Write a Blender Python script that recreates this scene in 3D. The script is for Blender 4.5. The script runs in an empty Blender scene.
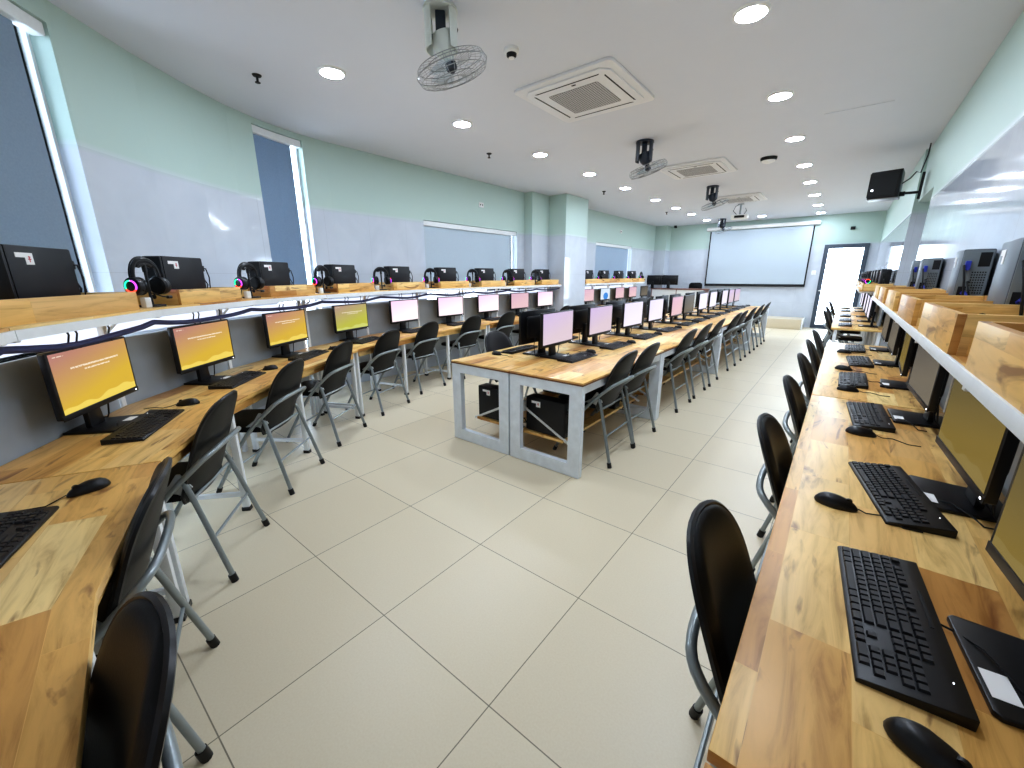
import bpy, bmesh, math, random
from mathutils import Vector, Matrix
C = bpy.context.scene.collection
sin, cos, PI = math.sin, math.cos, math.pi
rnd = random.Random(7)

# ------------------------------------------------------------------ materials
def lin(c):
    return tuple(((x / 255) / 12.92 if x / 255 <= .04045 else ((x / 255 + .055) / 1.055) ** 2.4) for x in c[:3]) + (1,)
class NT:
    def __init__(s, name):
        s.m = bpy.data.materials.new(name); s.m.use_nodes = True
        s.t = s.m.node_tree; s.t.nodes.clear()
        s.out = s.n('ShaderNodeOutputMaterial')
    def n(s, typ, **kw):
        nd = s.t.nodes.new(typ)
        for k, v in kw.items():
            if k.startswith('i_'):
                nd.inputs[k[2:].replace('_', ' ')].default_value = v
            else:
                setattr(nd, k, v)
        return nd
    def l(s, a, b): s.t.links.new(a, b)
    def math(s, op, a, b=None, c=None):
        nd = s.n('ShaderNodeMath', operation=op)
        for i, v in enumerate((a, b, c)):
            if v is None: continue
            if isinstance(v, (int, float)): nd.inputs[i].default_value = v
            else: s.l(v, nd.inputs[i])
        return nd.outputs[0]
    def mix(s, f, a, b, typ='MIX'):
        nd = s.n('ShaderNodeMix', data_type='RGBA', blend_type=typ)
        for i, v in ((0, f), (6, a), (7, b)):
            if isinstance(v, (int, float, tuple)): nd.inputs[i].default_value = v
            else: s.l(v, nd.inputs[i])
        return nd.outputs[2]
    def ramp(s, f, stops, interp='LINEAR'):
        nd = s.n('ShaderNodeValToRGB'); nd.color_ramp.interpolation = interp
        e = nd.color_ramp.elements
        while len(e) < len(stops): e.new(.5)
        for q, (p, c) in zip(e, stops): q.position = p; q.color = c
        s.l(f, nd.inputs[0]); return nd.outputs[0]
    def bsdf(s, col, rough=.5, metal=0, spec=.5, coat=0, bump=None, bstr=.1):
        b = s.n('ShaderNodeBsdfPrincipled')
        if isinstance(col, tuple): b.inputs['Base Color'].default_value = col
        else: s.l(col, b.inputs['Base Color'])
        if isinstance(rough, (int, float)): b.inputs['Roughness'].default_value = rough
        else: s.l(rough, b.inputs['Roughness'])
        b.inputs['Metallic'].default_value = metal
        b.inputs['Specular IOR Level'].default_value = spec
        if coat: b.inputs['Coat Weight'].default_value = coat; b.inputs['Coat Roughness'].default_value = .08
        if bump is not None:
            bp = s.n('ShaderNodeBump', i_Strength=bstr, i_Distance=.01); s.l(bump, bp.inputs['Height']); s.l(bp.outputs[0], b.inputs['Normal'])
        s.l(b.outputs[0], s.out.inputs[0]); return b
def simple(name, c, rough=.5, metal=0, spec=.5, var=.06, scale=30, coat=0, bump=0):
    t = NT(name); tc = t.n('ShaderNodeTexCoord')
    nz = t.n('ShaderNodeTexNoise', i_Scale=scale, i_Detail=3.0); t.l(tc.outputs['Object'], nz.inputs['Vector'])
    c = lin(c); d = tuple(x * (1 - var) for x in c[:3]) + (1,); e = tuple(min(1, x * (1 + var)) for x in c[:3]) + (1,)
    t.bsdf(t.mix(nz.outputs[0], d, e), rough, metal, spec, coat, nz.outputs[0] if bump else None, bump); return t.m
def emis(name, c, s):
    t = NT(name); e = t.n('ShaderNodeEmission', i_Color=lin(c), i_Strength=s); t.l(e.outputs[0], t.out.inputs[0]); return t.m
M = {}
M['black'] = simple('black_plastic', (14, 15, 19), .4)
M['blackm'] = simple('black_case_metal', (14, 15, 20), .5)
M['leather'] = simple('black_vinyl', (9, 10, 13), .45, 0, .28, bump=.05, scale=200)
M['piping'] = simple('vinyl_piping', (15, 15, 18), .35)
M['keys'] = simple('black_keycaps', (20, 20, 24), .45)
M['grey'] = simple('grey_painted_steel', (148, 156, 158), .3, .45)
M['chrome'] = simple('bare_steel_plate', (205, 207, 205), .28, .7)
M['white'] = simple('white_painted_steel', (226, 230, 232), .4)
M['galv'] = simple('pale_grey_painted_steel', (222, 230, 238), .42, .05, var=.16, scale=14)
M['panel'] = simple('grey_laminate_panel', (160, 170, 180), .45, var=.2, scale=5)
M['case'] = simple('grey_case_metal', (104, 111, 118), .42, .35)
M['caserear'] = simple('steel_rear_plate', (132, 140, 144), .4, .5)
M['pwhite'] = simple('white_plastic', (225, 226, 224), .4)
M['ceilp'] = simple('air_conditioner_plastic', (218, 219, 221), .5, var=.03)
M['grille'] = None
M['dark'] = simple('dark_slot', (18, 19, 20), .7)
M['paper'] = simple('paper_label', (236, 236, 236), .7, var=.02)
M['screenfab'] = simple('projection_fabric', (176, 188, 198), .8, var=.015, scale=3)
M['edge'] = simple('dark_brown_edge', (112, 72, 48), .6)
M['red'] = simple('red_ink', (190, 40, 60), .7)
M['blue'] = simple('blue_plug', (45, 60, 170), .45)
M['cable'] = simple('black_cable', (16, 17, 20), .5)
M['bundle'] = simple('navy_cable_sleeve', (34, 42, 84), .55)
M['slate'] = simple('slate_door_frame', (66, 76, 88), .4)
M['fanbody'] = simple('pale_green_fan_housing', (208, 214, 209), .4)
M['fandark'] = simple('dark_fan_housing', (44, 52, 64), .4)
M['wire'] = simple('fan_wire', (150, 156, 160), .35, .6)
M['blind'] = None
M['cream'] = simple('cream_stage_tile', (214, 202, 176), .3, var=.03)
M['redwood'] = simple('reddish_desk_laminate', (120, 82, 70), .45)
M['light'] = emis('downlight_glow', (255, 249, 238), 155)
M['lightcool'] = emis('cool_downlight_glow', (226, 238, 255), 160)
M['strip'] = emis('lit_wall_glow', (222, 232, 255), .75)  # emission standing in for the brightly lit wall under the shelves, not a lamp
M['led'] = emis('white_indicator', (240, 245, 255), 3)
M['rgbg'] = emis('green_led', (40, 230, 150), 1.6)
M['rgbr'] = emis('red_led', (255, 70, 50), 1.8)
M['rgbv'] = emis('violet_led', (190, 70, 240), 1.8)

def wood():
    t = NT('finger_jointed_wood'); uv = t.n('ShaderNodeUVMap')
    oi = t.n('ShaderNodeObjectInfo')
    off = t.n('ShaderNodeVectorMath', operation='MULTIPLY_ADD'); t.l(oi.outputs['Random'], off.inputs[0]); off.inputs[1].default_value = (7.3, 3.1, 0)
    t.l(uv.outputs[0], off.inputs[2]); v = off.outputs[0]
    br = t.n('ShaderNodeTexBrick', offset=.37, offset_frequency=2, squash=1.0)
    t.l(v, br.inputs['Vector'])
    for k, x in (('Scale', 1), ('Mortar Size', .0006), ('Mortar Smooth', 0), ('Bias', 0), ('Brick Width', .42), ('Row Height', .135)): br.inputs[k].default_value = x
    br.inputs['Color1'].default_value = (0, 0, 0, 1); br.inputs['Color2'].default_value = (1, 1, 1, 1); br.inputs['Mortar'].default_value = (.35, .35, .35, 1)
    pb = t.n('ShaderNodeSeparateColor'); t.l(br.outputs[0], pb.inputs[0]); val = pb.outputs[0]
    # per-board shift of the grain
    cv = t.n('ShaderNodeCombineXYZ'); t.l(t.math('MULTIPLY', val, 37.0), cv.inputs[2]); t.l(t.math('MULTIPLY', val, 5.0), cv.inputs[0])
    ad = t.n('ShaderNodeVectorMath', operation='ADD'); t.l(v, ad.inputs[0]); t.l(cv.outputs[0], ad.inputs[1])
    mp = t.n('ShaderNodeMapping'); mp.inputs['Scale'].default_value = (1.6, 11, 1); t.l(ad.outputs[0], mp.inputs[0])
    g1 = t.n('ShaderNodeTexNoise', i_Scale=2.2, i_Detail=6.0, i_Roughness=.6, i_Distortion=1.1); t.l(mp.outputs[0], g1.inputs[0])
    mp2 = t.n('ShaderNodeMapping'); mp2.inputs['Scale'].default_value = (1.2, 4.5, 1); t.l(ad.outputs[0], mp2.inputs[0])
    g2 = t.n('ShaderNodeTexNoise', i_Scale=1.9, i_Detail=4.0, i_Distortion=2.2); t.l(mp2.outputs[0], g2.inputs[0])
    base = t.ramp(val, [(0, lin((180, 128, 72))), (.25, lin((212, 166, 98))), (.5, lin((226, 186, 116))), (.75, lin((233, 202, 138))), (.88, lin((200, 150, 88))), (1, lin((238, 212, 152)))])
    gr = t.ramp(g1.outputs[0], [(.28, (.58, .49, .39, 1)), (.42, (.9, .86, .79, 1)), (.54, (1.05, 1.04, 1.01, 1)), (.72, (1.14, 1.13, 1.1, 1))])
    c = t.mix(1.0, base, gr, 'MULTIPLY')
    kn = t.ramp(g2.outputs[0], [(.61, (0, 0, 0, 1)), (.7, (1, 1, 1, 1))])
    ks = t.n('ShaderNodeSeparateColor'); t.l(kn, ks.inputs[0])
    c = t.mix(t.math('MULTIPLY', ks.outputs[0], .75), c, lin((116, 66, 36)))
    t.bsdf(c, .36, 0, .4); return t.m
M['wood'] = wood()

def tiles_floor():
    t = NT('beige_floor_tile'); g = t.n('ShaderNodeNewGeometry')
    mp = t.n('ShaderNodeMapping'); mp.inputs['Location'].default_value = (1.349 + .62 * 20, -.774 + .62 * 20, 0); t.l(g.outputs['Position'], mp.inputs[0])
    br = t.n('ShaderNodeTexBrick', offset=0.0, squash=1.0); t.l(mp.outputs[0], br.inputs['Vector'])
    for k, x in (('Scale', 1), ('Mortar Size', .0022), ('Mortar Smooth', .1), ('Bias', 0), ('Brick Width', .62), ('Row Height', .62)): br.inputs[k].default_value = x
    br.inputs['Color1'].default_value = lin((212, 200, 174)); br.inputs['Color2'].default_value = lin((217, 206, 181)); br.inputs['Mortar'].default_value = lin((128, 120, 102))
    nz = t.n('ShaderNodeTexNoise', i_Scale=140.0, i_Detail=3.0); t.l(g.outputs['Position'], nz.inputs[0])
    n2 = t.n('ShaderNodeTexNoise', i_Scale=1.1, i_Detail=2.0); t.l(g.outputs['Position'], n2.inputs[0])
    c = t.mix(.12, br.outputs[0], nz.outputs[0], 'OVERLAY')
    r = t.math('MULTIPLY_ADD', n2.outputs[0], .14, .3)
    t.bsdf(c, r, 0, .4); return t.m
M['floor'] = tiles_floor()

def wallmat():
    t = NT('mint_paint_over_white_tile'); g = t.n('ShaderNodeNewGeometry'); sp = t.n('ShaderNodeSeparateXYZ'); t.l(g.outputs['Position'], sp.inputs[0])
    mr = t.n('ShaderNodeMapRange'); t.l(sp.outputs[2], mr.inputs[0]); mr.inputs[1].default_value = 2.2; mr.inputs[2].default_value = 2.27; up = mr.outputs[0]
    nz = t.n('ShaderNodeTexNoise', i_Scale=2.2, i_Detail=4.0, i_Distortion=1.5); t.l(g.outputs['Position'], nz.inputs[0])
    tile = t.mix(nz.outputs[0], lin((186, 194, 205)), lin((206, 213, 222)))
    s = t.math('ADD', sp.outputs[0], sp.outputs[1])
    jx = t.math('LESS_THAN', t.math('FRACT', t.math('MULTIPLY', s, 1 / .6)), .005)
    jz = t.math('LESS_THAN', t.math('FRACT', t.math('MULTIPLY', t.math('ADD', sp.outputs[2], .13), 1 / .8)), .004)
    j = t.math('MULTIPLY', t.math('MAXIMUM', jx, jz), .35)
    tile = t.mix(j, tile, lin((150, 152, 156)))
    c = t.mix(up, tile, lin((180, 201, 194)))
    t.bsdf(c, t.math('MULTIPLY_ADD', up, .45, .07), 0, .45); return t.m
M['wall'] = wallmat()
M['ceiling'] = simple('white_ceiling_paint', (206, 210, 218), .85, var=.015, scale=4)

def grille():
    t = NT('fine_intake_grille'); tc = t.n('ShaderNodeTexCoord'); sp = t.n('ShaderNodeSeparateXYZ'); t.l(tc.outputs['Object'], sp.inputs[0])
    a = t.math('GREATER_THAN', t.math('FRACT', t.math('MULTIPLY', sp.outputs[0], 45)), .45)
    b = t.math('GREATER_THAN', t.math('FRACT', t.math('MULTIPLY', sp.outputs[1], 45)), .45)
    t.bsdf(t.mix(t.math('MULTIPLY', a, b), lin((178, 178, 178)), lin((70, 70, 74))), .6); return t.m
M['grille'] = grille()

def blind(name, c0, c1, tr_f):
    t = NT(name)
    tc = t.n('ShaderNodeTexCoord'); nz = t.n('ShaderNodeTexNoise', i_Scale=90.0, i_Detail=2.0); t.l(tc.outputs['Object'], nz.inputs[0])
    col = t.mix(nz.outputs[0], lin(c0), lin(c1))
    d = t.n('ShaderNodeBsdfDiffuse'); tr = t.n('ShaderNodeBsdfTranslucent'); t.l(col, d.inputs[0]); t.l(col, tr.inputs[0])
    mx = t.n('ShaderNodeMixShader', i_Fac=tr_f); t.l(d.outputs[0], mx.inputs[1]); t.l(tr.outputs[0], mx.inputs[2]); t.l(mx.outputs[0], t.out.inputs[0]); return t.m
BM = [blind('slate_roller_fabric', (134, 146, 156), (148, 160, 170), .3), blind('slate_roller_fabric_narrow', (126, 142, 158), (142, 158, 174), .32), blind('roller_fabric_lit_hazy', (176, 184, 190), (188, 196, 201), .3), blind('grey_roller_fabric', (158, 170, 182), (172, 184, 194), .35)]  # third fabric coloured lighter to carry the light and haze on that blind
def glass():
    t = NT('clear_pane_glass'); tr = t.n('ShaderNodeBsdfTransparent'); gl = t.n('ShaderNodeBsdfGlossy', i_Roughness=.02)
    fr = t.n('ShaderNodeFresnel', i_IOR=1.35); mx = t.n('ShaderNodeMixShader'); t.l(fr.outputs[0], mx.inputs[0]); t.l(tr.outputs[0], mx.inputs[1]); t.l(gl.outputs[0], mx.inputs[2]); t.l(mx.outputs[0], t.out.inputs[0]); return t.m
M['glass'] = glass()
def blade():
    t = NT('clear_blue_fan_blade'); tr = t.n('ShaderNodeBsdfTransparent', i_Color=(.75, .82, .86, 1)); gl = t.n('ShaderNodeBsdfGlossy', i_Roughness=.1, i_Color=(.8, .9, .95, 1))
    mx = t.n('ShaderNodeMixShader', i_Fac=.15); t.l(tr.outputs[0], mx.inputs[1]); t.l(gl.outputs[0], mx.inputs[2]); t.l(mx.outputs[0], t.out.inputs[0]); return t.m
M['blade'] = blade()

def screen(name, tl, br, dune=None, strength=1.0, text=True, blob=None):
    t = NT(name); uv = t.n('ShaderNodeUVMap'); sp = t.n('ShaderNodeSeparateXYZ'); t.l(uv.outputs[0], sp.inputs[0]); u, v = sp.outputs[0], sp.outputs[1]
    f = t.math('ADD', t.math('MULTIPLY', u, .35), t.math('MULTIPLY', t.math('SUBTRACT', 1.0, v), .8))
    c = t.ramp(f, [(.05, lin(tl)), (.75, lin(br))])
    if dune:
        h = t.math('ADD', t.math('MULTIPLY', t.math('SINE', t.math('MULTIPLY', u, 11.0)), .025), t.math('MULTIPLY', t.math('SINE', t.math('MULTIPLY_ADD', u, 23.0, 1.0)), .02))
        h = t.math('MULTIPLY_ADD', u, .1, t.math('ADD', h, .06))
        c = t.mix(t.math('LESS_THAN', v, h), c, lin(dune))
    if text:
        nz = t.n('ShaderNodeTexNoise', i_Scale=70.0); mp = t.n('ShaderNodeMapping'); mp.inputs['Scale'].default_value = (1, .4, 1); t.l(uv.outputs[0], mp.inputs[0]); t.l(mp.outputs[0], nz.inputs[0])
        dash = t.math('GREATER_THAN', nz.outputs[0], .44)
        def line(v0, v1, u0, u1):
            m = t.math('MULTIPLY', t.math('GREATER_THAN', v, v0), t.math('LESS_THAN', v, v1))
            return t.math('MULTIPLY', m, t.math('MULTIPLY', t.math('GREATER_THAN', u, u0), t.math('LESS_THAN', u, u1)))
        m = t.math('MAXIMUM', line(.695, .725, .2, .84), t.math('MAXIMUM', line(.63, .655, .36, .7), line(.935, .95, .04, .16)))
        c = t.mix(t.math('MULTIPLY', t.math('MULTIPLY', m, dash), .7), c, lin((255, 245, 225)))
    if blob:
        d = t.math('ADD', t.math('POWER', t.math('SUBTRACT', u, .55), 2.0), t.math('POWER', t.math('MULTIPLY', t.math('SUBTRACT', v, .3), .8), 2.0))
        c = t.mix(t.math('LESS_THAN', d, .07), c, lin(blob))
    e = t.n('ShaderNodeEmission', i_Strength=strength * .64); t.l(c, e.inputs[0])
    gl = t.n('ShaderNodeBsdfGlossy', i_Roughness=.25, i_Color=(.03, .03, .03, 1)); ad = t.n('ShaderNodeAddShader'); t.l(e.outputs[0], ad.inputs[0]); t.l(gl.outputs[0], ad.inputs[1])
    t.l(ad.outputs[0], t.out.inputs[0]); return t.m
S = {
 'yellow': screen('amber_login_screen', (178, 128, 120), (208, 174, 66), (228, 204, 100), .95),
 'green': screen('yellow_green_login_screen', (178, 150, 134), (188, 188, 80), (204, 208, 120), .9),
 'pink': screen('pale_pink_screen', (246, 205, 236), (252, 236, 240), None, 1.0, False),
 'rose': screen('dusty_rose_screen', (225, 185, 205), (235, 200, 205), None, .85, False),
 'lilac': screen('lilac_screen', (206, 186, 222), (214, 196, 206), None, .95, False),
 'white': screen('white_lilac_screen', (225, 218, 242), (232, 226, 240), None, 1.0, False),
 'blue': screen('white_screen_with_blue_picture', (205, 220, 235), (215, 225, 235), None, .95, False, (70, 140, 215)),
 'olive': screen('dim_olive_screen', (106, 98, 72), (142, 122, 66), (150, 132, 80), .74, False),
 'dim': screen('dim_grey_screen', (104, 100, 96), (134, 126, 112), None, .7, False),
}

# ------------------------------------------------------------------ mesh helpers
class MB:
    def __init__(s): s.v = []; s.f = []; s.uv = {}
    def add(s, vs, fs, m=None):
        k = len(s.v)
        for p in vs:
            p = Vector(p); s.v.append(tuple(m @ p) if m is not None else tuple(p))
        for f in fs: s.f.append(tuple(k + i for i in f))
        return s
    def box(s, x0, x1, y0, y1, z0, z1, m=None):
        vs = [(x, y, z) for z in (z0, z1) for y in (y0, y1) for x in (x0, x1)]
        return s.add(vs, [(0, 2, 3, 1), (4, 5, 7, 6), (0, 1, 5, 4), (2, 6, 7, 3), (0, 4, 6, 2), (1, 3, 7, 5)], m)
    def prism(s, pts, z0, z1, m=None):     # outline in xy (ccw), extruded in z
        n = len(pts); vs = [(x, y, z0) for x, y in pts] + [(x, y, z1) for x, y in pts]
        return s.add(vs, [tuple(range(n - 1, -1, -1)), tuple(range(n, 2 * n))] + [(i, (i + 1) % n, n + (i + 1) % n, n + i) for i in range(n)], m)
    def tube(s, pts, r, n=8, closed=False, m=None):
        pts = [Vector(p) for p in pts]; N = len(pts); vs = []; fs = []
        up = Vector((.123, .237, .97)); prev = None
        for i, p in enumerate(pts):
            if closed: t = pts[(i + 1) % N] - pts[i - 1]
            else: t = pts[min(i + 1, N - 1)] - pts[max(i - 1, 0)]
            t.normalize()
            if prev is None:
                a = t.cross(up); a = a if a.length > 1e-3 else t.cross(Vector((1, 0, 0)))
            else: a = prev - t * prev.dot(t)
            a.normalize(); prev = a; b = t.cross(a)
            rr = r[i] if isinstance(r, (list, tuple)) else r
            for k in range(n): vs.append(p + (a * cos(2 * PI * k / n) + b * sin(2 * PI * k / n)) * rr)
        for i in range(N if closed else N - 1):
            j = (i + 1) % N
            for k in range(n): fs.append((i * n + k, i * n + (k + 1) % n, j * n + (k + 1) % n, j * n + k))
        if not closed: fs += [tuple(range(n - 1, -1, -1)), tuple(range((N - 1) * n, N * n))]
        return s.add(vs, fs, m)
    def lathe(s, prof, n=20, m=None):      # (r,z) profile about z
        vs = []; fs = []
        for r, z in prof:
            for k in range(n): vs.append((r * cos(2 * PI * k / n), r * sin(2 * PI * k / n), z))
        for i in range(len(prof) - 1):
            for k in range(n): fs.append((i * n + k, i * n + (k + 1) % n, (i + 1) * n + (k + 1) % n, (i + 1) * n + k))
        fs += [tuple(range(n - 1, -1, -1)), tuple(range((len(prof) - 1) * n, len(prof) * n))]
        return s.add(vs, fs, m)
    def quad(s, a, b, c, d, uv=None):
        s.add([a, b, c, d], [(0, 1, 2, 3)])
        if uv: s.uv[len(s.f) - 1] = uv
        return s
    def mesh(s, name, mat, bevel=0, smooth=True, grain=0):
        me = bpy.data.meshes.new(name); me.from_pydata(s.v, [], s.f); me.update()
        uvl = me.uv_layers.new(name='UVMap')
        for p in me.polygons:
            if p.index in s.uv:
                for k, li in enumerate(p.loop_indices): uvl.data[li].uv = s.uv[p.index][k]
                continue
            n = p.normal; d = max(range(3), key=lambda i: abs(n[i])); ax = [i for i in range(3) if i != d]
            if grain in ax and ax[0] != grain: ax = ax[::-1]
            for li in p.loop_indices:
                co = me.vertices[me.loops[li].vertex_index].co
                uvl.data[li].uv = (co[ax[0]], co[ax[1]] + d * .21)
        if bevel:
            bm = bmesh.new(); bm.from_mesh(me); bmesh.ops.remove_doubles(bm, verts=bm.verts, dist=1e-6)
            es = [e for e in bm.edges if len(e.link_faces) == 2 and e.calc_face_angle(0) > .6]
            bmesh.ops.bevel(bm, geom=es, offset=bevel, segments=2, affect='EDGES', profile=.5, clamp_overlap=True)
            bm.to_mesh(me); bm.free()
        if smooth:
            for p in me.polygons: p.use_smooth = True
            me.set_sharp_from_angle(angle=math.radians(40))
        me.materials.append(mat); return me
def obj(name, mb, mat, parent=None, bevel=0, smooth=True, grain=0, label=None):
    o = bpy.data.objects.new(name, mb.mesh(name, mat, bevel, smooth, grain)); C.objects.link(o)
    if parent: o.parent = parent
    if label: o['label'] = label
    return o
def tag(o, label, cat, group=None):
    o['label'] = label; o['category'] = cat
    if group: o['group'] = group
    return o
def thing(name, label, cat, loc=(0, 0, 0), rz=0, group=None):
    o = bpy.data.objects.new(name, None); C.objects.link(o); o.location = loc; o.rotation_euler = (0, 0, rz); o.empty_display_size = .1
    return tag(o, label, cat, group)
def struct(name, mb, mat, parent=None, smooth=False, bevel=0, grain=0):
    o = obj(name, mb, mat, parent, bevel, smooth, grain)
    if not parent: o['kind'] = 'structure'
    return o
def kids(o): return [c for c in KIDS.get(o.name, ())]
KIDS = {}
def index():
    KIDS.clear()
    for o in bpy.data.objects:
        if o.parent: KIDS.setdefault(o.parent.name, []).append(o)
def dup(root, loc, rz, label, group=None, skip=()):
    r = root.copy(); C.objects.link(r); r.location = loc; r.rotation_euler = (0, 0, rz); r['label'] = label
    if group: r['group'] = group
    out = []
    for ch in kids(root):
        if ch.name.split('.')[0] in skip: continue
        c = ch.copy(); C.objects.link(c); c.parent = r; out.append(c)
        for g in kids(ch):
            if g.name.split('.')[0] in skip: continue
            d = g.copy(); C.objects.link(d); d.parent = c
    r_children[r.name] = out
    return r
r_children = {}
class Proto:            # first placement uses the prototype itself, later ones copies
    def __init__(s, root): s.root = root; s.used = False
    def put(s, loc, rz, label, group=None, skip=()):
        if not s.used:
            s.used = True
            index(); s.kidnames = kids(s.root)
            s.root.location = loc; s.root.rotation_euler = (0, 0, rz); s.root['label'] = label
            if group: s.root['group'] = group
            r_children[s.root.name] = list(kids(s.root)); return s.root
        return dup(s.root, loc, rz, label, group, skip)
ORD = ['first', 'second', 'third', 'fourth', 'fifth', 'sixth', 'seventh', 'eighth', 'ninth', 'tenth', 'eleventh', 'twelfth', 'thirteenth', 'fourteenth', 'fifteenth', 'sixteenth']

# ------------------------------------------------------------------ camera
H = 1.442
yaw, pit, rol = -.67673865, .262354337, -.00293085643
cy, sy, cp, sp_ = cos(yaw), sin(yaw), cos(pit), sin(pit)
F = Vector((sy * cp, cy * cp, -sp_)); R = Vector((cy, -sy, 0)); U = R.cross(F)
R2 = cos(rol) * R + sin(rol) * U; U2 = -sin(rol) * R + cos(rol) * U
cam = bpy.data.cameras.new('camera'); cam.sensor_width = 36; cam.lens = 402.485 / 1024 * 36; cam.clip_start = .02
co = bpy.data.objects.new('camera', cam); C.objects.link(co)
mw = Matrix.Identity(4)
for i in range(3): mw[i][0], mw[i][1], mw[i][2] = R2[i], U2[i], -F[i]
mw[2][3] = H; co.matrix_world = mw
bpy.context.scene.camera = co

# ------------------------------------------------------------------ room shell
ZC = 2.99; YF = 14.27; XR = .58; XL = -5.09
def wall_poly(name, pts, z0, z1, openings=(), depth=.16, back=True):
    """vertical wall along a polyline (room on its right side going along it); openings (s0,s1,z0,z1)"""
    mb = MB(); L = [0]
    for a, b in zip(pts, pts[1:]): L.append(L[-1] + math.hypot(b[0] - a[0], b[1] - a[1]))
    def at(s, off=0):
        for i in range(len(pts) - 1):
            if s <= L[i + 1] + 1e-9 or i == len(pts) - 2:
                a, b = pts[i], pts[i + 1]; d = L[i + 1] - L[i]; f = (s - L[i]) / d
                nx, ny = -(b[1] - a[1]) / d, (b[0] - a[0]) / d
                return a[0] + (b[0] - a[0]) * f + nx * off, a[1] + (b[1] - a[1]) * f + ny * off
    ss = sorted(set(L + [o[0] for o in openings] + [o[1] for o in openings]))
    zs = sorted(set([z0, z1] + [o[2] for o in openings] + [o[3] for o in openings]))
    def hole(s, z): return any(o[0] < s < o[1] and o[2] < z < o[3] for o in openings)
    for a, b in zip(ss, ss[1:]):
        for c, d in zip(zs, zs[1:]):
            if hole((a + b) / 2, (c + d) / 2): continue
            p, q = at(a), at(b); mb.quad((p[0], p[1], c), (q[0], q[1], c), (q[0], q[1], d), (p[0], p[1], d))
    for o in openings:
        sv = [s for s in ss if o[0] <= s <= o[1]]
        for a, b in zip(sv, sv[1:]):
            p, q, p2, q2 = at(a), at(b), at(a, depth), at(b, depth)
            for z in (o[2], o[3]): mb.quad((p[0], p[1], z), (q[0], q[1], z), (q2[0], q2[1], z), (p2[0], p2[1], z))
        for s in (o[0], o[1]):
            p, p2 = at(s), at(s, depth); mb.quad((p[0], p[1], o[2]), (p2[0], p2[1], o[2]), (p2[0], p2[1], o[3]), (p[0], p[1], o[3]))
    return struct(name, mb, M['wall']), at
struct('floor', MB().box(-5.6, 1.3, -1.3, 14.5, -.06, 0), M['floor'])
struct('ceiling', MB().box(-5.6, 1.3, -1.3, 14.5, ZC, ZC + .08), M['ceiling'])
LW = [(.6, -.95), (-.8, -.95), (-1.6, -.84), (-2.4, -.52), (-3.2, -.05), (-3.85, .51), (-4.24, .93), (-4.55, 1.33), (-4.78, 1.68), (-4.95, 2.06), (-5.05, 2.42), (XL, 2.8), (XL, 6.74)]
Ls = [0]
for a, b in zip(LW, LW[1:]): Ls.append(Ls[-1] + math.hypot(b[0] - a[0], b[1] - a[1]))
def s_at(x, y):
    best = (9, 0)
    for i in range(len(LW) - 1):
        a, b = Vector(LW[i]), Vector(LW[i + 1]); d = b - a; f = max(0, min(1, (Vector((x, y)) - a).dot(d) / d.dot(d))); e = (a + d * f - Vector((x, y))).length
        if e < best[0]: best = (e, Ls[i] + d.length * f)
    return best[1]
W1 = (s_at(-2.55, -.42), s_at(-3.83, .49), .35, 2.86)
W2 = (s_at(-4.90, 1.93), s_at(-5.06, 2.50), .35, 2.93)
W3 = (s_at(XL, 4.22), s_at(XL, 6.5), .9, 2.26)
_, lat = wall_poly('wall_left', LW[1:], 0, ZC, [tuple(v - Ls[1] if k < 2 else v for k, v in enumerate(w)) for w in (W1, W2, W3)])
off1 = Ls[1]
# wall_poly draws the polyline with the outside on its left when walking -x / +y; rear and side walls
struct('wall_back', MB().quad((XR + .02, -.95, 0), (-.8, -.95, 0), (-.8, -.95, ZC), (XR + .02, -.95, ZC)), M['wall'])
struct('wall_pillar', MB().prism([(-5.3, 6.74), (-4.9, 6.74), (-4.9, 7.32), (-4.5, 7.32), (-4.5, 8.2), (-5.3, 8.2)], 0, ZC - .001), M['wall'])
WF4 = (9.76 - 8.2, 12.05 - 8.2, .9, 2.27)
_, lat4 = wall_poly('wall_left_far', [(XL, 8.2), (XL, YF)], 0, ZC, [WF4])
struct('wall_pilaster', MB().box(-5.3, -4.72, 13.86, YF + .1, 0, ZC - .001), M['wall'])
# far wall with doorway
DX0, DX1, DZ = -.58, .35, 2.23
wf = MB()
for x0, x1, z0, z1 in ((-5.4, DX0, 0, ZC), (DX0, DX1, DZ, ZC), (DX1, 1.2, 0, ZC)):
    wf.quad((x0, YF, z0), (x1, YF, z0), (x1, YF, z1), (x0, YF, z1))
struct('wall_far', wf, M['wall'])
# plain right wall with a recess
wr = MB()
for y0, y1, z0, z1 in ((-.95, 6.5, 0, ZC), (6.5, 7.8, 2.36, ZC)):
    wr.quad((XR, y0, z0), (XR, y1, z0), (XR, y1, z1), (XR, y0, z1))
wr.quad((XR, 6.5, 2.36), (XR, 7.8, 2.36), (1.1, 7.8, 2.36), (1.1, 6.5, 2.36))
wr.quad((XR, 6.5, 0), (1.1, 6.5, 0), (1.1, 6.5, 2.36), (XR, 6.5, 2.36)); wr.quad((1.1, 6.5, 0), (1.1, 7.8, 0), (1.1, 7.8, 2.36), (1.1, 6.5, 2.36))
struct('wall_right', wr, M['wall'])
struct('wall_right_far', MB().box(.54, 1.2, 7.8, YF + .1, 0, ZC - .001), M['wall'])

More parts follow.
